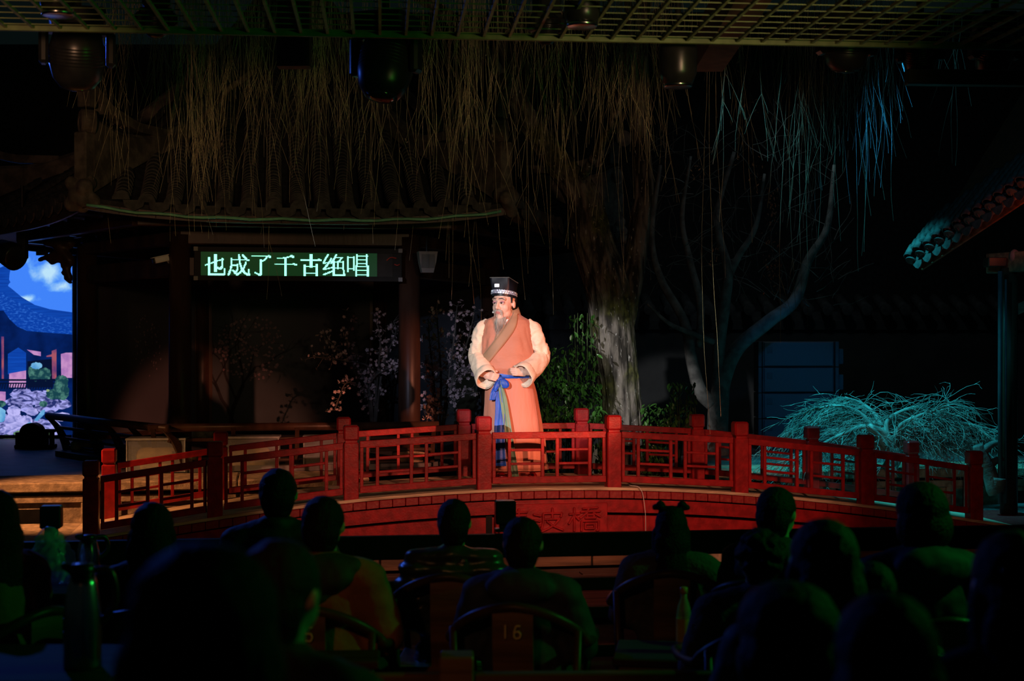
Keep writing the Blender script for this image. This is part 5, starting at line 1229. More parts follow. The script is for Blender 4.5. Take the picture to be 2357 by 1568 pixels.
def coat_mesh(nm, m, puff=0.0, hood=False, baffles=False, collar=True):
    q = MB(); e = 0.028 + puff
    q.ell((0, 0.015, 0.93), (0.175 + e, 0.115 + e, 0.19), 20, 12); q.ell((0, 0.015, 0.70), (0.165 + e, 0.125 + e, 0.22), 20, 12); q.ell((0, 0.0, 0.54), (0.18 + e, 0.15 + e, 0.10), 20, 12); q.caps((0, -0.01, 0.98), (0, -0.005, 1.085), 0.12, 0.085 if collar else 0.07)
    for s_ in (-1, 1):
        L = limb_points(s_); q.caps(L['sh'], L['el'], 0.060 + e, 0.048 + e); q.caps(L['el'], L['wr'] + Vector((0, -0.02, 0)), 0.046 + e, 0.036 + e * 0.5); q.caps((s_ * 0.08, -0.01, 1.06), L['sh'] + Vector((0, 0, 0.005)), 0.07 + e * 0.4, 0.060 + e)
    if hood:
        q.ell((0, -0.10, 1.07), (0.15, 0.075, 0.085), 16, 10); q.ell((0, -0.05, 1.10), (0.13, 0.10, 0.06), 16, 10)
    if collar:
        for k in range(10):
            a = 2 * math.pi * k / 10; a2 = 2 * math.pi * (k + 1) / 10; q.caps((0.055 * math.cos(a), -0.012 + 0.055 * math.sin(a), 1.125), (0.055 * math.cos(a2), -0.012 + 0.055 * math.sin(a2), 1.125), 0.034)
        q.ell((0, -0.02, 1.06), (0.16, 0.10, 0.07), 16, 10)
    def dsp(c, n):
        a = noise.noise(c * 7.0) * 0.012 + noise.noise(c * 19.0) * 0.006
        if baffles: a += 0.012 * math.cos(c.z * 2 * math.pi / 0.085)
        return c + n * a
    return remesh(q, nm, m, 0.014, 2, dsp)
def trousers_mesh():
    q = MB(); q.ell((0, 0, 0.54), (0.185, 0.155, 0.10))
    for s_ in (-1, 1): q.caps((s_ * 0.09, 0.0, 0.54), (s_ * 0.12, 0.42, 0.52), 0.10, 0.075); q.caps((s_ * 0.12, 0.42, 0.52), (s_ * 0.12, 0.44, 0.13), 0.072, 0.06)
    return remesh(q, 'trousers', M['trouser'], 0.015, 2)
def shoe_mesh():
    q = MB()
    for s_ in (-1, 1): q.caps((s_ * 0.12, 0.41, 0.055), (s_ * 0.13, 0.61, 0.042), 0.052, 0.04); q.box(s_ * 0.125 - 0.045, s_ * 0.125 + 0.045, 0.37, 0.64, 0.0, 0.025, 0.01)
    return remesh(q, 'shoes', M['dark'], 0.012, 1)
def hair_mesh(kind):
    q = MB(); random.seed(hash(kind) % 7 if False else len(kind))
    q.ell((0, 0.0, 1.295), (0.088, 0.105, 0.107), 20, 14); q.ell((0, -0.035, 1.25), (0.083, 0.075, 0.095), 18, 12); q.ell((0, -0.03, 1.20), (0.068, 0.060, 0.07), 16, 10)
    if kind in ('long', 'ears'):
        q.ell((0, -0.055, 1.18), (0.095, 0.06, 0.12), 18, 12); q.ell((0, -0.075, 1.04), (0.10, 0.045, 0.14), 18, 12)
        for s_ in (-1, 1): q.caps((s_ * 0.075, 0.0, 1.25), (s_ * 0.085, -0.02, 1.06), 0.03, 0.025)
    if kind == 'ears':
        for s_ in (-1, 1): q.ell((s_ * 0.06, -0.01, 1.405), (0.026, 0.02, 0.028)); q.ell((s_ * 0.085, 0.0, 1.39), (0.02, 0.018, 0.02))
    if kind == 'bob':
        q.ell((0, -0.03, 1.22), (0.112, 0.085, 0.11), 20, 14); q.ell((0, 0.0, 1.30), (0.10, 0.112, 0.105), 20, 14)
    if kind == 'curly':
        for i in range(70):
            th = random.random() * 6.28; ph = random.uniform(-0.5, 1.4)
            q.ell((0.092 * math.cos(ph) * math.cos(th), -0.01 + 0.105 * math.cos(ph) * math.sin(th) - 0.012, 1.285 + 0.105 * math.sin(ph)), random.uniform(0.016, 0.028), 8, 6)
    amp = 0.006 if kind == 'curly' else 0.003
    return remesh(q, 'hair', M['hair'], 0.009, 2, lambda c, n: c + n * (noise.noise(c * 28) * amp + noise.noise(Vector((c.x * 60, c.y * 60, c.z * 12))) * 0.003))
M['coat_dark'] = mat('black_coat', (0.022, 0.022, 0.024), 0.7, bump=0.15, bscale=20)
M['coat_rust'] = mat('rust_fleece', (0.30, 0.11, 0.045), 0.9, bump=0.2, bscale=60)
M['coat_puffer'] = mat('shiny_dark_puffer', (0.035, 0.045, 0.04), 0.30, bump=0.2, bscale=15)
M['coat_navy'] = mat('navy_coat', (0.025, 0.03, 0.05), 0.75, bump=0.15, bscale=20)
M['coat_grey'] = mat('grey_fur_coat', (0.075, 0.07, 0.075), 0.9, bump=0.5, bscale=60)
M['hood_dark'] = mat('dark_hood_lining', (0.03, 0.035, 0.03), 0.8)
BODY = body_mesh(); TR = trousers_mesh(); SHO = shoe_mesh()
HAIR = {k: hair_mesh(k) for k in ('short', 'long', 'ears', 'bob', 'curly')}
COAT = {'dark': coat_mesh('jacket', M['coat_dark']), 'rust': coat_mesh('jacket', M['coat_rust'], 0.008, False), 'puffer': coat_mesh('jacket', M['coat_puffer'], 0.012, False, True), 'navy': coat_mesh('jacket', M['coat_navy'], 0.004, True), 'grey': coat_mesh('jacket', M['coat_grey'], 0.014, False)}
def hood_me():
    q = MB(); q.ell((0, -0.10, 1.06), (0.165, 0.08, 0.095), 16, 10); q.ell((0.05, -0.06, 1.09), (0.13, 0.10, 0.06), 16, 10); q.ell((-0.04, -0.13, 1.0), (0.11, 0.05, 0.08), 14, 8)
    return remesh(q, 'hood', M['hood_dark'], 0.014, 2, lambda c, n: c + n * noise.noise(c * 14) * 0.016)
HOOD = hood_me()
CLAB = {640: 'tall person in the black jacket', 350: 'person with long dark hair at the left', 1045: 'person in the quilted jacket', 1545: 'person with two small buns', 1786: 'person turned to the right', 1748: 'person with curly hair',
        2122: 'person with the rounded bob', 1898: 'near long-haired person right of centre', 2040: 'near head closest to the bottom right corner', 1815: 'near head with the violet rim', 2008: 'head between two nearer heads', 468: 'largest head near the camera',
        -12: 'person at the left picture edge', 2335: 'person at the right picture edge'}
def person(px, ytop, d, floor, coat, hair, label, turn=0.0, chair=None, hood=False, wide=1.0, chair_label=None, headturn=None):
    p = at(px, ytop, d); s_ = (p.z - floor) / 1.405
    T = thing('person', label, 'person', (p.x, d, floor), turn); T.scale = (s_ * wide, s_ * wide, s_)
    link('body', BODY, T); link('jacket', COAT[coat], T); link('trousers', TR, T); link('shoes', SHO, T)
    link('hair', HAIR[hair], T)
    if hood: link('hood', HOOD, T)
    fwd = Vector((-math.sin(turn), math.cos(turn), 0)); 
    zc = floor if s_ > 0.97 else floor + (0.53 * (s_ - 0.97))
    if chair_label is None: chair_label = 'dark wooden armchair under the ' + CLAB[px]
    place_chair(chair, p.x - fwd.x * 0.0, d - fwd.y * 0.0, floor, turn, chair_label)
    return T
person(640, 1076, 7.1, 0, 'dark', 'short', 'tall person in a black jacket with short hair before the left of the bridge', 0.05, None, False, 1.10)
person(350, 1153, 6.0, 0, 'dark', 'long', 'person with long dark hair sitting before the left bridge railing', 0.0, None, False, 1.05)
person(743, 1139, 6.1, 0, 'rust', 'short', 'person with short hair in a rust fleece with a dark hood', -0.12, '15', True, 1.08, 'dark wooden armchair numbered fifteen under the person in rust fleece')
person(1045, 1146, 6.9, 0, 'puffer', 'short', 'person in a shiny green-lit quilted jacket left of the carved plaque', -0.05, None, False, 1.05)
person(1203, 1187, 6.15, 0, 'navy', 'short', 'person with cropped hair covering part of the carved plaque', -0.15, '16', False, 1.10, 'dark wooden armchair numbered sixteen, its curved back in view')
person(1545, 1162, 7.0, 0, 'grey', 'ears', 'person with long hair and two small buns before the right of the plaque', -0.1, None, False, 1.06)
person(1786, 1118, 6.65, 0, 'dark', 'short', 'person with cropped hair turned to the right before the right railing', -0.6, None, True, 1.08)
person(1748, 1218, 5.75, 0, 'grey', 'curly', 'person with curly hair in a grey coat, lower right of the bridge', 0.1, None, False, 1.08)
person(2122, 1108, 5.85, 0, 'navy', 'bob', 'person with a rounded bob before the right end of the bridge', 0.1, None, False, 1.05)
person(1898, 1190, 3.95, 0.2, 'dark', 'long', 'near person with long hair, tall dark silhouette right of centre', 0.1, None, False, 1.14)
person(2040, 1362, 2.5, 0.2, 'dark', 'bob', 'blurred near head at the bottom right, closest to the right corner', 0.0, None, False, 0.95)
person(1815, 1336, 3.1, 0.2, 'dark', 'bob', 'blurred near head at the bottom right with a violet rim', 0.15, None, False, 1.24)
person(2008, 1290, 4.4, 0.2, 'dark', 'short', 'dark head between two nearer heads at the right', 0.0, None, False, 1.05)
person(468, 1246, 1.98, 0.4, 'dark', 'bob', 'largest blurred head close to the camera at the bottom left', 0.1, None, False, 1.12)
person(640, 1236, 3.3, 0.2, 'dark', 'short', 'blurred head right of the largest near head', -0.4, None, False, 1.1, 'dark wooden armchair under the head right of the largest one')
person(-12, 1124, 5.9, 0.0, 'rust', 'long', 'person cut off by the left picture edge beside the plastic bag', 1.1, None, False, 1.0)
person(2335, 1216, 3.2, 0.2, 'dark', 'long', 'person with long hair cut off by the right picture edge', 0.1, None, False, 1.05)

# ------------------------------------------------------------------ tables and the things on them
def table(x, y, z, w_, dp, h, label, rz=0.0):
    T = thing('table', label, 'table', (x, y, z), rz)
    q = MB(); q.box(-w_, w_, -dp, dp, h - 0.035, h, 0.006); q.build('table_top', M['tabletop'], T)
    for y_ in (-dp + 0.02, dp - 0.035):
        q = MB(); q.box(-w_ + 0.03, w_ - 0.03, y_, y_ + 0.015, h - 0.12, h - 0.035); q.build('apron', M['woodb'], T)
    for sx in (-1, 1):
        for sy in (-1, 1):
            q = MB(); q.box(sx * (w_ - 0.05) - 0.025, sx * (w_ - 0.05) + 0.025, sy * (dp - 0.05) - 0.025, sy * (dp - 0.05) + 0.025, 0, h - 0.036, 0.004); q.build('leg', M['woodb'], T)
    return T
table(at(150, 784, 4.7).x - 0.10, 4.78, 0.2, 0.30, 0.28, 0.72, 'wooden table carrying the nearer steel jug at the bottom left')
table(at(140, 784, 7.3).x, 7.3, 0.0, 0.36, 0.34, 0.76, 'wooden table carrying the plastic bag and teapot before the left railing')
table(at(800, 784, 6.05).x, 5.68, 0.0, 0.17, 0.11, 0.74, 'small square wooden table behind chair fifteen', R(4))
table(at(1522, 784, 6.3).x, 6.34, 0.0, 0.20, 0.20, 0.62, 'low wooden table between the person with buns and chair sixteen', R(-8))
def jug(px, ybase_z, d, h, r, label, rz):
    x = (px - 1178.5) * d / F; T = thing('vacuum_jug', label, 'jug', (x, d, ybase_z), rz)
    q = MB(); q.lathe([(r, 0.0), (r * 1.03, 0.01), (r, h * 0.55), (r * 0.78, h * 0.80), (r * 0.62, h * 0.90)], 32); q.build('body', M['steel'], T, True)
    q = MB(); q.lathe([(r * 0.64, h * 0.90), (r * 0.68, h * 0.92), (r * 0.66, h * 0.985), (r * 0.2, h)], 28); q.caps((-r * 0.55, 0, h * 0.94), (-r * 0.95, 0, h * 0.97), 0.018, 0.012); q.build('lid', M['blackmetal'], T, True)
    q = MB(); q.tube(smooth_path([(r * 0.6, 0, h * 0.93), (r * 1.5, 0, h * 0.90), (r * 1.75, 0, h * 0.62), (r * 1.0, 0, h * 0.42)], 6), 0.012, 10); q.build('handle', M['blackmetal'], T, True)
jug(190, 0.92, 4.70, 0.345, 0.060, 'nearer steel vacuum jug with a curved handle on the left table', 0.2)
jug(203, 0.76, 7.44, 0.225, 0.060, 'farther steel vacuum jug glinting green behind the nearer one', 0.6)
# tied plastic bag
random.seed(2); q = MB()
c = at(112, 1300, 7.25); bz = 0.76; T = thing('plastic_bag', 'crumpled translucent plastic bag on the left table', 'bag', (c.x + 0.015, 7.25, bz), 0); T.scale = (1.22, 1.1, 1.1)
q.ell((0, 0, 0.11), (0.09, 0.09, 0.11), 28, 20); q.ell((-0.02, 0.02, 0.18), (0.055, 0.06, 0.08), 20, 14); q.ell((0.05, -0.02, 0.06), (0.07, 0.07, 0.06), 20, 14)
link('bag_film', remesh(q, 'bag_film', M['bag'], 0.008, 1, lambda c_, n: c_ + n * (noise.noise(c_ * 18) * 0.020 + noise.noise(c_ * 45) * 0.009)), T)
q = MB(); q.lathe([(0.045, 0.012), (0.06, 0.03), (0.055, 0.06), (0.02, 0.075), (0.012, 0.085), (0.015, 0.095), (0.003, 0.1)], 20); 
tp = tag(q.build('teapot', M['dark'], None, True, (c.x - 0.01, 7.03, bz - 0.012)), 'small dark lidded teapot before the plastic bag', 'teapot')
# drink bottle with a yellow label
c = at(1574, 1480, 5.95); T = thing('drink_bottle', 'clear drink bottle with a yellow label between the seats at the right', 'bottle', (at(1574, 784, 6.3).x, 6.30, 0.62), 0)
q = MB(); q.lathe([(0.030, 0.0), (0.034, 0.012), (0.034, 0.16), (0.028, 0.20), (0.014, 0.24), (0.014, 0.262)], 24); q.build('bottle', mat('clear_bottle', (0.55, 0.5, 0.35), 0.12, alpha=0.45), T, True)
q = MB(); q.lathe([(0.0348, 0.05), (0.0348, 0.15)], 24, cap=False); q.build('paper_label', mat('yellow_label', (0.75, 0.45, 0.05), 0.5), T, True)
q = MB(); q.lathe([(0.017, 0.258), (0.017, 0.285), (0.012, 0.288)], 20); q.build('cap', mat('orange_cap', (0.7, 0.28, 0.08), 0.4), T, True)

# ------------------------------------------------------------------ the performer on the bridge
PD = 12.95
pf = at(1185, 1098, PD); pf.z = zdeck(0.1) - 0.012
perf = thing('person', 'performer in an orange robe, black square hat and blue sash standing on the bridge', 'person', pf, 0)
def L(px, py, y=0.0):                       # picture position -> performer coordinates (metres, y towards the back)
    return Vector(((px - 1185) / 253.0, y, (1098 - py) / 253.0))
M['perfskin'] = mat('performer_skin', (0.66, 0.43, 0.34), 0.5, var=0.05, sss=0.06)
M['vest'] = mat('terracotta_silk', (0.46, 0.185, 0.115), 0.62, var=0.06, scale=3, bump=0.9, bscale=5, stretch=(1, 1, 1.7), sheen=0.15)
M['skirt'] = mat('orange_silk', (0.53, 0.20, 0.13), 0.62, var=0.05, scale=3, bump=0.7, bscale=5, stretch=(2.6, 2.6, 0.5), sheen=0.15)
M['sleeve'] = mat('peach_silk', (0.80, 0.64, 0.49), 0.62, var=0.04, scale=3, bump=1.0, bscale=6, stretch=(1, 1, 2.4), sheen=0.15)
M['collar'] = mat('tan_collar', (0.33, 0.20, 0.12), 0.65, var=0.05)
M['belt'] = mat('blue_silk', (0.010, 0.075, 0.46), 0.5, var=0.15, scale=10, bump=0.1, bscale=60)
M['sash'] = mat('grey_green_silk', (0.13, 0.23, 0.14), 0.5, var=0.12, scale=8)
M['beard'] = mat('grey_beard', (0.40, 0.36, 0.32), 0.75, var=0.2)
M['hat'] = mat('black_satin', (0.010, 0.011, 0.018), 0.42, spec=0.3)
M['silver'] = mat('silver_trim', (0.55, 0.62, 0.78), 0.3, metal=0.6, var=0.2, scale=60)
M['jade'] = mat('pale_jade', (0.72, 0.82, 0.86), 0.3, var=0.05)
M['lip'] = mat('lips', (0.48, 0.15, 0.14), 0.45)
M['brow'] = mat('eyebrow_paint', (0.055, 0.045, 0.05), 0.7)
M['eyew'] = mat('eye_white', (0.62, 0.58, 0.56), 0.3)
M['eyed'] = mat('eye_dark', (0.02, 0.014, 0.012), 0.25)
M['blush'] = mat('eye_makeup', (0.50, 0.24, 0.28), 0.55)

# head frame
TH = R(30); HS = 1.20; HC = Vector((-0.097, -0.02, 1.617)); RZ = Matrix.Rotation(-TH, 3, 'Z') @ Matrix.Rotation(R(3), 3, 'X')
def hp(x, y, z): return HC + RZ @ (Vector((x, y, z * 1.06)) * HS)
def he(q, c, r, nu=18, nv=12): q.ell(hp(*c), (r[0] * HS, r[1] * HS, r[2] * HS * 1.06), nu, nv, RZ)
def hc(q, a, b, r0, r1=None): q.caps(hp(*a), hp(*b), r0 * HS, (r1 if r1 is not None else r0) * HS, 10)
# hand frame
def hand(q, w_, u, v, n, curl):
    """palm and five fingers from wrist w_: u along the hand, v to the thumb side, n the curl direction"""
    u, v, n = u.normalized(), v.normalized(), n.normalized()
    q.obox(w_ + u * 0.045, u * 0.045, v * 0.038, n * 0.013, 0.008); q.caps(w_ - u * 0.05, w_ + u * 0.02, 0.027, 0.028)
    for j in range(4):
        b0 = w_ + u * 0.088 + v * (0.030 - 0.0195 * j); ln = (0.040, 0.045, 0.041, 0.032)[j]; p = b0; ang = 0.0; r = 0.0105
        for k, sg in enumerate((1.0, 0.65, 0.5)):
            ang += curl[k]; d = u * math.cos(ang) + n * math.sin(ang); e = p + d * ln * sg; q.caps(p, e, r, r * 0.92, 8); p = e; r *= 0.92
    t0 = w_ + u * 0.022 + v * 0.034
    d1 = (u * 0.75 + v * 0.5 + n * 0.45).normalized(); t1 = t0 + d1 * 0.042; d2 = (u * 0.9 + v * 0.02 + n * 0.45).normalized(); t2 = t1 + d2 * 0.034; q.caps(t0, t1, 0.015, 0.0125, 8); q.caps(t1, t2, 0.0125, 0.010, 8)
WL, WR = L(1119, 853, -0.165), L(1208, 847, -0.175)
EL, ER = L(1102, 812, 0.03), L(1243, 815, 0.03)
SL, SR = L(1115, 748, 0.02), L(1223, 748, 0.02)
q = MB()
he(q, (0, 0.015, 0.035), (0.080, 0.098, 0.095)); he(q, (0, -0.028, -0.025), (0.069, 0.068, 0.088)); he(q, (0, -0.045, -0.085), (0.046, 0.044, 0.036)); he(q, (0, -0.078, -0.104), (0.022, 0.02, 0.018))
for s_ in (-1, 1):
    he(q, (s_ * 0.038, -0.052, -0.030), (0.030, 0.030, 0.036)); hc(q, (s_ * 0.048, -0.073, 0.030), (s_ * 0.012, -0.084, 0.028), 0.012); he(q, (s_ * 0.014, -0.098, -0.033), (0.011, 0.012, 0.009), 10, 8)
    he(q, (s_ * 0.079, 0.012, -0.010), (0.011, 0.019, 0.029), 12, 10); he(q, (s_ * 0.045, -0.022, -0.068), (0.022, 0.040, 0.034)); he(q, (s_ * 0.031, -0.080, 0.002), (0.021, 0.012, 0.013), 12, 8)
hc(q, (0, -0.088, 0.018), (0, -0.112, -0.028), 0.0085, 0.0135); he(q, (0, -0.108, -0.030), (0.013, 0.012, 0.010), 10, 8); he(q, (0, -0.086, -0.060), (0.032, 0.014, 0.020))
q.caps(hp(0, 0.02, -0.06), Vector((-0.055, 0.03, 1.42)), 0.066, 0.072)
q.ell((-0.07, 0.03, 1.30), (0.19, 0.11, 0.16)); q.ell((-0.06, 0.02, 1.08), (0.18, 0.13, 0.18)); q.ell((-0.045, 0.02, 0.92), (0.17, 0.13, 0.13))
for s_, S_, E_, W_ in ((-1, SL, EL, WL), (1, SR, ER, WR)):
    q.caps(Vector((-0.06 + s_ * 0.1, 0.03, 1.42)), S_, 0.065, 0.055); q.caps(S_, E_, 0.052, 0.042); q.caps(E_, W_, 0.042, 0.030)
    q.caps((-0.04 + s_ * 0.09, 0.02, 0.88), (0.0 + s_ * 0.10, 0.01, 0.48), 0.09, 0.065); q.caps((0.0 + s_ * 0.10, 0.01, 0.48), (0.02 + s_ * 0.11, 0.03, 0.10), 0.06, 0.045); q.caps((0.02 + s_ * 0.11, 0.03, 0.06), (0.02 + s_ * 0.13, -0.13, 0.045), 0.045, 0.038)
hand(q, WL, Vector((0.55, -0.45, -0.12)), Vector((0.35, 0.1, 0.92)), Vector((0.55, 0.75, -0.15)), (0.9, 1.3, 0.9))
hand(q, WR, Vector((-0.85, -0.35, 0.05)), Vector((-0.15, 0.0, 0.98)), Vector((-0.5, 0.85, -0.05)), (0.8, 1.2, 0.9))
link('body', remesh(q, 'body', M['perfskin'], 0.0055, 3), perf)
# face details
q = MB()
for s_ in (-1, 1): he(q, (s_ * 0.031, -0.0870, 0.003), (0.0160, 0.006, 0.0048), 14, 8)
q.build('eyes', M['eyew'], perf, True)
q = MB()
for s_ in (-1, 1): he(q, (s_ * 0.031 - 0.001, -0.0920, 0.003), (0.0062, 0.003, 0.0046), 12, 8); hc(q, (s_ * 0.016, -0.0910, 0.004), (s_ * 0.031, -0.0930, 0.0078), 0.0022); hc(q, (s_ * 0.031, -0.0930, 0.0078), (s_ * 0.049, -0.0825, 0.004), 0.0024)
q.build('irises_and_lashes', M['eyed'], perf, True)
q = MB()
for s_ in (-1, 1): hc(q, (s_ * 0.014, -0.0945, 0.034), (s_ * 0.034, -0.0935, 0.036), 0.0030, 0.0040); hc(q, (s_ * 0.034, -0.0935, 0.036), (s_ * 0.056, -0.078, 0.027), 0.0040, 0.0020)
q.build('eyebrows', M['brow'], perf, True)
q = MB()
for s_ in (-1, 1): he(q, (s_ * 0.032, -0.0845, 0.010), (0.021, 0.006, 0.009), 14, 8); he(q, (s_ * 0.030, -0.0835, -0.004), (0.018, 0.005, 0.005), 14, 8)
q.build('eye_makeup', M['blush'], perf, True)
q = MB(); hc(q, (-0.020, -0.0955, -0.0605), (0, -0.1010, -0.058), 0.0030, 0.0042); hc(q, (0, -0.1010, -0.058), (0.020, -0.0955, -0.0605), 0.0042, 0.0030); hc(q, (-0.013, -0.0955, -0.067), (0.013, -0.0955, -0.067), 0.0050); q.build('lips', M['lip'], perf, True)
# sideburns and hair edge under the hat
q = MB()
for s_ in (-1, 1): hc(q, (s_ * 0.079, -0.018, 0.045), (s_ * 0.078, -0.020, 0.005), 0.010, 0.004)
he(q, (0, 0.045, 0.02), (0.079, 0.075, 0.075)); q.build('hair', M['hair'], perf, True)
# beard and moustache strands
random.seed(12); q = MB()
def hair_strand(pts, r):
    P_ = smooth_path(pts, 5); q.tube(P_, [r * (1 - 0.75 * i / (len(P_) - 1)) for i in range(len(P_))], 5)
for i in range(420):
    u = random.gauss(0, 0.45); u = max(-1, min(1, u)); y = -0.088 + 0.03 * abs(u); b0 = hp(u * 0.026, y + random.uniform(-0.006, 0.012), -0.098 + 0.016 * abs(u) + random.uniform(-0.008, 0.004))
    ln = random.uniform(0.11, 0.205) * (1 - 0.35 * abs(u)); tip = b0 + Vector((u * 0.012 + random.uniform(-0.012, 0.012) - 0.012, -0.012 + random.uniform(-0.012, 0.012), -ln)); mid = b0.lerp(tip, 0.45) + Vector((u * 0.016, -0.022, 0))
    hair_strand([b0, mid, tip], 0.0019)
q.build('beard', M['beard'], perf, True)
q = MB()
for s_ in (-1, 1):
    for i in range(60):
        f_ = random.random(); a = hp(s_ * (0.003 + 0.020 * f_), -0.1035 + 0.008 * f_ + random.uniform(-0.003, 0.002), -0.046 + random.uniform(-0.005, 0.004)); e = hp(s_ * (0.034 + 0.006 * random.random()), -0.083, -0.066 - 0.038 * random.random() ** 2); hair_strand([a, a.lerp(e, 0.5) + RZ @ Vector((s_ * 0.006, -0.005, 0.008)), e], 0.0014)
q.build('moustache', M['beard'], perf, True)
q = MB(); m0 = hp(-0.058, -0.070, -0.062); q.ell(m0, 0.0085, 12, 8); q.tube(smooth_path([m0, hp(-0.074, -0.04, -0.045), hp(-0.086, 0.0, -0.02)], 5), 0.0022, 6); q.build('microphone', M['white'], perf, True)

# hat
def ringpt(k, n=40):
    a = 2 * math.pi * k / n; return a
q = MB(); n = 40; bot = []; topr = []
TA, TB, TC, TD = Vector((-0.226, -0.085, 1.848)), Vector((-0.052, -0.115, 1.848)), Vector((0.030, 0.055, 1.803)), Vector((-0.150, 0.085, 1.803))
corners = [TA, TB, TC, TD]
for k in range(n):
    f_ = k / n * 4; i = int(f_); c0, c1 = corners[i], corners[(i + 1) % 4]; topr.append(c0.lerp(c1, f_ - i))
cenb = Vector((-0.103, 0.0, 0))
for k in range(n):
    dv = topr[k] - Vector((-0.0995, -0.015, topr[k].z)); an = math.atan2(dv.y, dv.x); lx = Matrix.Rotation(TH, 3, 'Z') @ Vector((math.cos(an), math.sin(an), 0))
    rad = 1.0 / math.sqrt((lx.x / 0.104) ** 2 + (lx.y / 0.124) ** 2)
    p = HC + Vector((0, 0, 0)) + Vector((math.cos(an), math.sin(an), 0)) * rad; p.z = 1.672 - 0.16 * (p - HC).dot(Vector((0.55, 0.83, 0))) + 0.012; bot.append(p)
bot2 = [Vector((b.x, b.y, b.z - 0.018)) for b in bot]
rings = [bot2] + [[b.lerp(t_, f_) for b, t_ in zip(bot, topr)] for f_ in (0.0, 0.2, 0.45, 0.75, 1.0)]
q.loft(rings, False); ins = [t_.lerp(sum(topr, Vector()) / n, 0.06) for t_ in topr]; ins2 = [Vector((t_.x, t_.y, t_.z - 0.05)) for t_ in ins]; q.loft([topr, ins, ins2], False); q.add(ins2, [tuple(range(n))])
hat = q.build('hat', M['hat'], perf, True)
hat['label'] = 'tall square black hat with a jade plate and silver trim'
for a, b in ((TA, TB), (TB, TC), (TC, TD), (TD, TA)):
    e = MB(); e.tube([a, b], 0.0035, 6); e.build('hat_piping', M['grey'], hat)
fc = lambda u, v: (bot[0].lerp(topr[0], v)).lerp(bot[10].lerp(topr[10], v), u)
q = MB(); c = bot[4].lerp(topr[4], 0.50) + Vector((0.0, -0.005, 0)); ux = (TB - TA).normalized(); nz = Vector((0.05, -0.99, -0.08)); q.obox(c, ux * 0.023, nz * 0.004, Vector((0, 0, 0.0165)), 0.003); q.build('jade_plate', M['jade'] if 'jade' in M else M['white'], hat)
q = MB()
seq = [(k % n) for k in range(-9, 22)]
band = [(bot[k] + (bot[k] - Vector((HC.x, HC.y, bot[k].z))).normalized() * 0.005) for k in seq]
q.loft([[p + Vector((0, 0, 0.002)) for p in band], [p + Vector((0, 0, 0.022)) for p in band]], False, False)
for i in range(0, len(band) - 1):
    c = (band[i] + band[min(i + 1, len(band) - 1)]) / 2 + Vector((0, 0, 0.026)); o_ = (c - Vector((HC.x, HC.y, c.z))).normalized()
    q.lathe([(0.0125, 0.0), (0.0125, 0.003), (0.007, 0.0045), (0.0045, 0.002)], 12, c, o_); q.ell(c + Vector((0, 0, -0.018)) + o_ * 0.002, 0.005, 8, 6)
q.build('silver_trim', M['silver'], hat)

# robe: torso
TOR = [(0.93, -0.045, 0.215, 0.165), (0.975, -0.050, 0.222, 0.172), (1.02, -0.054, 0.238, 0.192), (1.10, -0.062, 0.242, 0.186), (1.20, -0.070, 0.232, 0.165), (1.30, -0.075, 0.228, 0.150), (1.38, -0.075, 0.226, 0.135), (1.43, -0.073, 0.222, 0.122), (1.465, -0.070, 0.200, 0.108), (1.50, -0.060, 0.130, 0.088), (1.525, -0.055, 0.092, 0.080)]
def tor(z, i): return interp([(r_[0], r_[i]) for r_ in TOR], z)
def tfront(x, z, off=0.0):
    u = (x - tor(z, 1)) / (tor(z, 2) + off); u = max(-0.98, min(0.98, u)); return 0.02 - (tor(z, 3) + off) * (1 - abs(u) ** 2.4) ** (1 / 2.4)
def sring(cx, cy, hw, hd, z, n=64, fold=None):
    out = []
    for k in range(n):
        a = 2 * math.pi * k / n; c_, s_ = math.cos(a), math.sin(a); e = 2 / 2.4
        x = math.copysign(abs(c_) ** e, c_); y = math.copysign(abs(s_) ** e, s_); m_ = 1 + (fold(a, z) if fold else 0)
        out.append(Vector((cx + hw * x * m_, cy + hd * y * m_, z)))
    return out
def ridged(v): return 1 - abs(noise.noise(v)) * 2
def wrinkle(a, z):
    # creases fanning out from the armpits and gathering above the belt
    c_, s_ = math.cos(a), math.sin(a)
    arm = max(0, abs(c_) - 0.35) * max(0, 1 - abs(z - 1.25) / 0.25); wst = max(0, 1 - (z - 0.94) / 0.14)
    return 0.12 * arm * ridged(Vector((c_ * 2.0 + z * 2, s_ * 2.2, z * 7.0 + abs(c_) * 6))) - 0.06 * arm + 0.035 * wst * ridged(Vector((c_ * 7, s_ * 7, z * 3)))
q = MB(); rings = []
for i in range(60):
    z = lerp(0.93, 1.525, i / 59)
    fold = lambda a, z: wrinkle(a, z) + 0.030 * noise.noise(Vector((math.cos(a) * 2.5 + z * 3, math.sin(a) * 2.5 - z * 2, z * 6))) + 0.010 * math.sin(a * 5 + z * 16) * max(0, 1 - abs(z - 0.98) / 0.12)
    rings.append(sring(tor(z, 1), 0.02, tor(z, 2), tor(z, 3), z, 120, fold))
q.loft(rings, False); q.build('vest', M['vest'], perf, True)
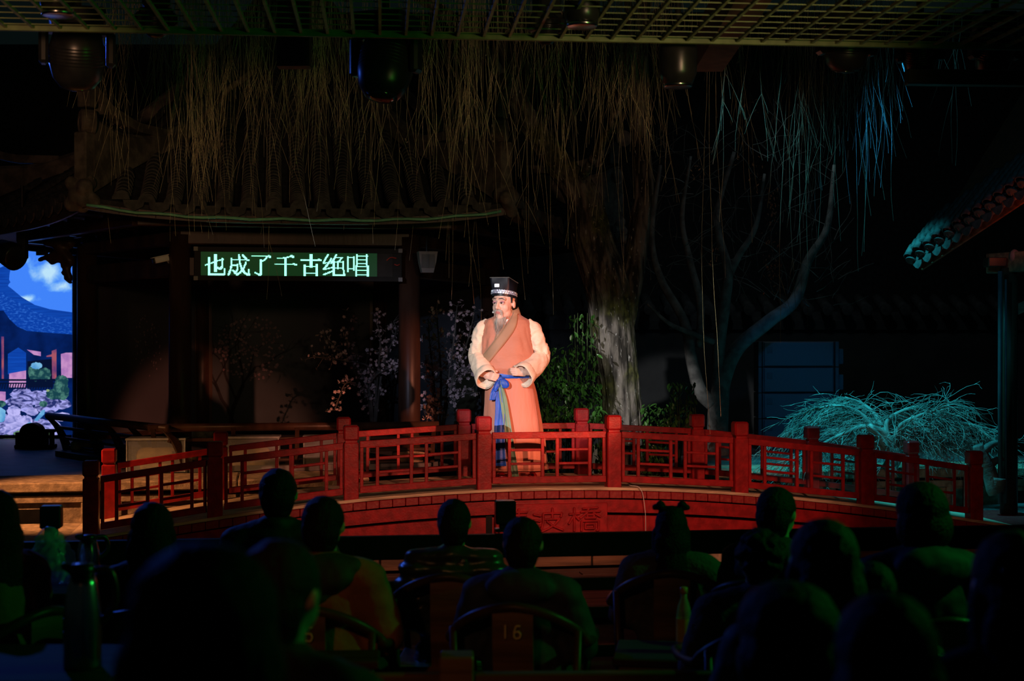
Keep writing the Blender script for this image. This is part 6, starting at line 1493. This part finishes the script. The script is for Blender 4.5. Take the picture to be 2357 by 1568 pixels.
# collar bands crossing on the chest
def ribbon(nm, path, hwid, m, off=0.010, th=0.007, parent=perf):
    q = MB(); P_ = smooth_path(path, 8); rings = []
    for i, p in enumerate(P_):
        t_ = (P_[min(i + 1, len(P_) - 1)] - P_[max(i - 1, 0)]).normalized(); f_ = i / (len(P_) - 1)
        sd = Vector((t_.z, 0, -t_.x)); sd = sd.normalized() if sd.length > 1e-4 else Vector((1, 0, 0)); hw_ = hwid if not callable(hwid) else hwid(f_)
        row = []
        for k in range(5):
            c = p + sd * lerp(-hw_, hw_, k / 4); yy = min(tfront(c.x, c.z, 0.0), p.y if p.y > -0.05 and i < 5 else 9) - off
            row.append(Vector((c.x, yy, c.z)))
        back = [Vector((r_.x, r_.y + th, r_.z)) for r_ in row[::-1]]; rings.append(row + back)
    q.loft(rings); return q.build(nm, m, parent, True)
ribbon('crossed_collar', [L(1158, 732), L(1152, 752), L(1146, 775), L(1142, 788)], 0.030, M['collar'], 0.006)
def pl(px, py):
    p = L(px, py); p.y = tfront(p.x, p.z); return p
ribbon('crossed_collar', [pl(1187, 711), pl(1184, 724), pl(1177, 741), pl(1162, 763), pl(1142, 788), pl(1124, 810), pl(1117, 818)], lambda f_: lerp(0.018, 0.044, min(1, f_ * 2.6)), M['collar'], 0.012)
# standing part of the collar wrapped about the neck
q = MB(); rings = []
for i in range(17):
    a = R(-105 + 300 * i / 16); cx, cy = -0.058, 0.035
    hgt = 1.585 - 0.035 * max(0, -math.sin(a))
    p = Vector((cx + 0.098 * math.cos(a), cy + 0.088 * math.sin(a), 0)); o_ = Vector((math.cos(a), math.sin(a), 0))
    rings.append([Vector((p.x, p.y, 1.475)) + o_ * 0.030, Vector((p.x, p.y, hgt)) - o_ * 0.006, Vector((p.x, p.y, hgt)) - o_ * 0.016, Vector((p.x, p.y, 1.475)) + o_ * 0.012])
q.loft(rings); q.build('collar', M['collar'], perf, True)
q = MB(); q.prism([(0, 0), (0.045, 0.05), (0.058, 0.046), (0.012, -0.018)], L(1156, 738, -0.110), (1, 0, 0), (0, 0, 1), (0, 0.01, 0)); q.build('under_collar', M['white'], perf)
# skirt of the robe
SKT = [(0.10, 0.004, 0.292, 0.245), (0.25, -0.004, 0.283, 0.235), (0.55, -0.020, 0.262, 0.212), (0.80, -0.036, 0.236, 0.188), (0.90, -0.045, 0.218, 0.170), (0.95, -0.047, 0.208, 0.160)]
def skt(z, i): return interp([(r_[0], r_[i]) for r_ in SKT], z)
def sfold(a, z):
    g_ = max(0, (0.95 - z) / 0.85)
    return g_ * (0.040 * math.sin(a * 6 + 0.7) + 0.026 * math.sin(a * 11 + 2.1 + z) + 0.02 * noise.noise(Vector((math.cos(a) * 3, math.sin(a) * 3, z * 1.5)))) + 0.008 * noise.noise(Vector((math.cos(a) * 6, math.sin(a) * 6, z * 8)))
q = MB(); rings = []
for i in range(46):
    z = lerp(0.955, 0.105, i / 45); rings.append(sring(skt(z, 1), 0.02, skt(z, 2), skt(z, 3), z, 120, sfold))
inner = [[Vector((p.x * 0.97, p.y * 0.97, p.z)) for p in rings[-1]], [Vector((p.x * 0.9, p.y * 0.9, p.z + 0.3)) for p in rings[-1]]]
q.loft(rings + inner, False); q.build('robe_skirt', M['skirt'], perf, True)
# overlapping front flap of the skirt
q = MB(); rings = []
for i in range(30):
    z = lerp(0.94, 0.12, i / 29); row = []
    for k in range(15):
        a = R(lerp(-112, -28, k / 14) - 3 * (1 - z)); c_, s_ = math.cos(a), math.sin(a); e = 2 / 2.4; m_ = 1.022 + sfold(a, z)
        row.append(Vector((skt(z, 1) + skt(z, 2) * math.copysign(abs(c_) ** e, c_) * m_, 0.02 + skt(z, 3) * math.copysign(abs(s_) ** e, s_) * m_, z)))
    rings.append(row + [Vector((p.x * 0.985, p.y + 0.006, p.z)) for p in row[::-1]])
q.loft(rings); q.build('robe_flap', M['skirt'], perf, True)
# under-robe and shoes
q = MB(); q.loft([sring(0.004, 0.02, 0.262, 0.205, z, 80, lambda a, z_: 0.04 * math.sin(a * 9)) for z in (0.02, 0.10, 0.2, 0.3)], False); q.build('under_robe', mat('dark_red_silk', (0.36, 0.05, 0.03), 0.6), perf, True)
for s_ in (-1, 1):
    q = MB(); q.caps((0.02 + s_ * 0.11, 0.05, 0.055), (0.02 + s_ * 0.14, -0.19, 0.05), 0.055, 0.045); q.box(s_ * 0.125 - 0.035, s_ * 0.125 + 0.075, -0.24, 0.09, 0.0, 0.03, 0.012); link('shoe', remesh(q, 'shoe', M['red'], 0.010, 2), perf)
# sleeves: wide tubes with wrinkles, turned-back cuffs
def sleeve(S_, E_, W_, side):
    u = (W_ - E_).normalized(); start = S_ + Vector((-side * 0.045, 0.015, 0.055))
    path = smooth_path([start, S_ + Vector((side * 0.022, 0, -0.01)), S_.lerp(E_, 0.55) + Vector((side * 0.020, 0.0, 0)), E_ + Vector((side * 0.012, 0.02, 0.01)), E_.lerp(W_, 0.45) + Vector((side * 0.012, 0, 0)), W_ + u * 0.050], 13); n = 40; N = len(path) - 1
    rad = [0.052, 0.070, 0.076, 0.083, 0.083, 0.086]; q = MB(); rings = []; nrm = Vector((0, -1, 0))
    for i, p in enumerate(path):
        t_ = (path[min(i + 1, N)] - path[max(i - 1, 0)]).normalized(); nrm = (nrm - t_ * nrm.dot(t_)).normalized(); bn = t_.cross(nrm); f_ = i / N * (len(rad) - 1); k0 = min(int(f_), len(rad) - 2); r = lerp(rad[k0], rad[k0 + 1], f_ - k0)
        ring = []
        for k in range(n):
            a = 2 * math.pi * k / n; o_ = nrm * math.cos(a) + bn * math.sin(a)
            wr = 0.20 * (ridged(Vector((o_.x * 0.9 + side * 3, o_.y * 0.9 + i * 0.03, o_.z * 0.9 + i * 0.21))) - 0.6) * math.sin(math.pi * min(1, 0.08 + i / N)) + 0.10 * noise.noise(Vector((o_.x * 1.5 + i * 0.10, o_.y * 1.5, o_.z * 1.5 + side * 5)))
            sag = 1.0 + 0.42 * max(0, -o_.z) * (i / N) ** 3 + 0.12 * max(0, o_.z) * (i / N) ** 3
            ring.append(p + o_ * r * (1 + wr) * sag * (0.80 if False else 1))
        rings.append(ring)
    last = rings[-1]; c_ = path[-1]
    rings.append([c_ + (p - c_) * 0.93 for p in last]); rings.append([c_ - u * 0.10 + (p - c_) * 0.80 for p in last])
    q.loft(rings, False); so = q.build('sleeve', M['sleeve'], perf, True)
    q = MB(); cr = [[c_ - u * dd + (p - c_) * sc_ for p in last] for dd, sc_ in ((0.075, 1.02), (0.070, 1.07), (0.0, 1.10), (-0.008, 1.06), (-0.004, 0.97))]
    q.loft(cr, False); q.build('cuff', M['sleeve'], so, True)
sleeve(SL, EL, WL - (WL - EL).normalized() * 0.005, -1); sleeve(SR, ER, WR - (WR - ER).normalized() * 0.005, 1)
# belt, bow and hanging tails
q = MB(); rings = []
for z, m_ in ((0.918, 1.0), (0.922, 1.035), (0.94, 1.05), (0.958, 1.04), (0.975, 1.03), (0.978, 1.0)): rings.append(sring(-0.047, 0.02, 0.213 * m_, 0.168 * m_, z + 0.018, 72, lambda a, z_: 0.006 * math.sin(a * 9 + z_ * 90)))
q.loft(rings, False); q.build('belt', M['belt'], perf, True)
kn = L(1149, 864, -0.185)
def cloth(nm, pts, wid, m, twist=0.0, th=0.004):
    q = MB(); P_ = smooth_path(pts, 8); rings = []
    for i, p in enumerate(P_):
        f_ = i / (len(P_) - 1); w_ = interp(wid, f_); d = Vector((math.cos(twist * f_), -0.25 * math.sin(3 * f_), 0)).normalized(); row = [p + d * lerp(-w_, w_, k / 6) + Vector((0, -0.008 * math.sin(k * 1.9 + f_ * 3), 0)) for k in range(7)]
        rings.append(row + [r_ + Vector((0, th, 0)) for r_ in row[::-1]])
    q.loft(rings); return q.build(nm, m, perf, True)
q = MB(); q.ell(kn, (0.030, 0.026, 0.036), 16, 12); q.ell(kn + Vector((0.02, -0.01, 0.01)), (0.022, 0.02, 0.024), 14, 10); link('knot', remesh(q, 'knot', M['belt'], 0.008, 1, lambda c, n: c + n * noise.noise(c * 40) * 0.006), perf)
def loop(cx, cz, rx, rz, tilt):
    q = MB(); pts = []
    for i in range(17):
        a = 2 * math.pi * i / 16; x, z = rx * (1 - math.cos(a)), rz * math.sin(a); pts.append(kn + Vector((cx * 0 + x * math.cos(tilt) - z * math.sin(tilt), -0.012 - 0.02 * math.sin(a / 2), x * math.sin(tilt) + z * math.cos(tilt))))
    rings = [[p + Vector((0, -0.020, 0)), p + Vector((0.003, 0.0, -0.003)), p + Vector((0, 0.020, 0)), p + Vector((-0.003, 0, 0.003))] for p in pts]
    q.loft(rings, False); ctr = sum(pts, Vector()) / len(pts); q.add([p + Vector((0, 0.004, 0)) for p in pts[:-1]] + [ctr + Vector((0, -0.024, 0))], [(i, (i + 1) % 16, 16) for i in range(16)]); return q.build('bow_loop', M['belt'], perf, True)
loop(0, 0, 0.052, 0.038, R(-35)); loop(0, 0, 0.055, 0.022, R(-112))
cloth('belt_tail', [kn + Vector((-0.005, -0.012, -0.01)), L(1152, 920, -0.215), L(1150, 980, -0.245), L(1153, 1058, -0.275)], [(0, 0.022), (0.3, 0.045), (1, 0.050)], M['belt'])
cloth('belt_tail', [kn + Vector((-0.01, -0.006, -0.01)), L(1138, 890, -0.20), L(1133, 910, -0.205)], [(0, 0.018), (0.6, 0.030), (1, 0.024)], M['belt'])
cloth('sash', [kn + Vector((0.005, -0.02, -0.01)), L(1160, 915, -0.228), L(1171, 985, -0.262), L(1187, 1085, -0.292)], [(0, 0.018), (0.3, 0.034), (0.7, 0.034), (1, 0.030)], M['sash'])
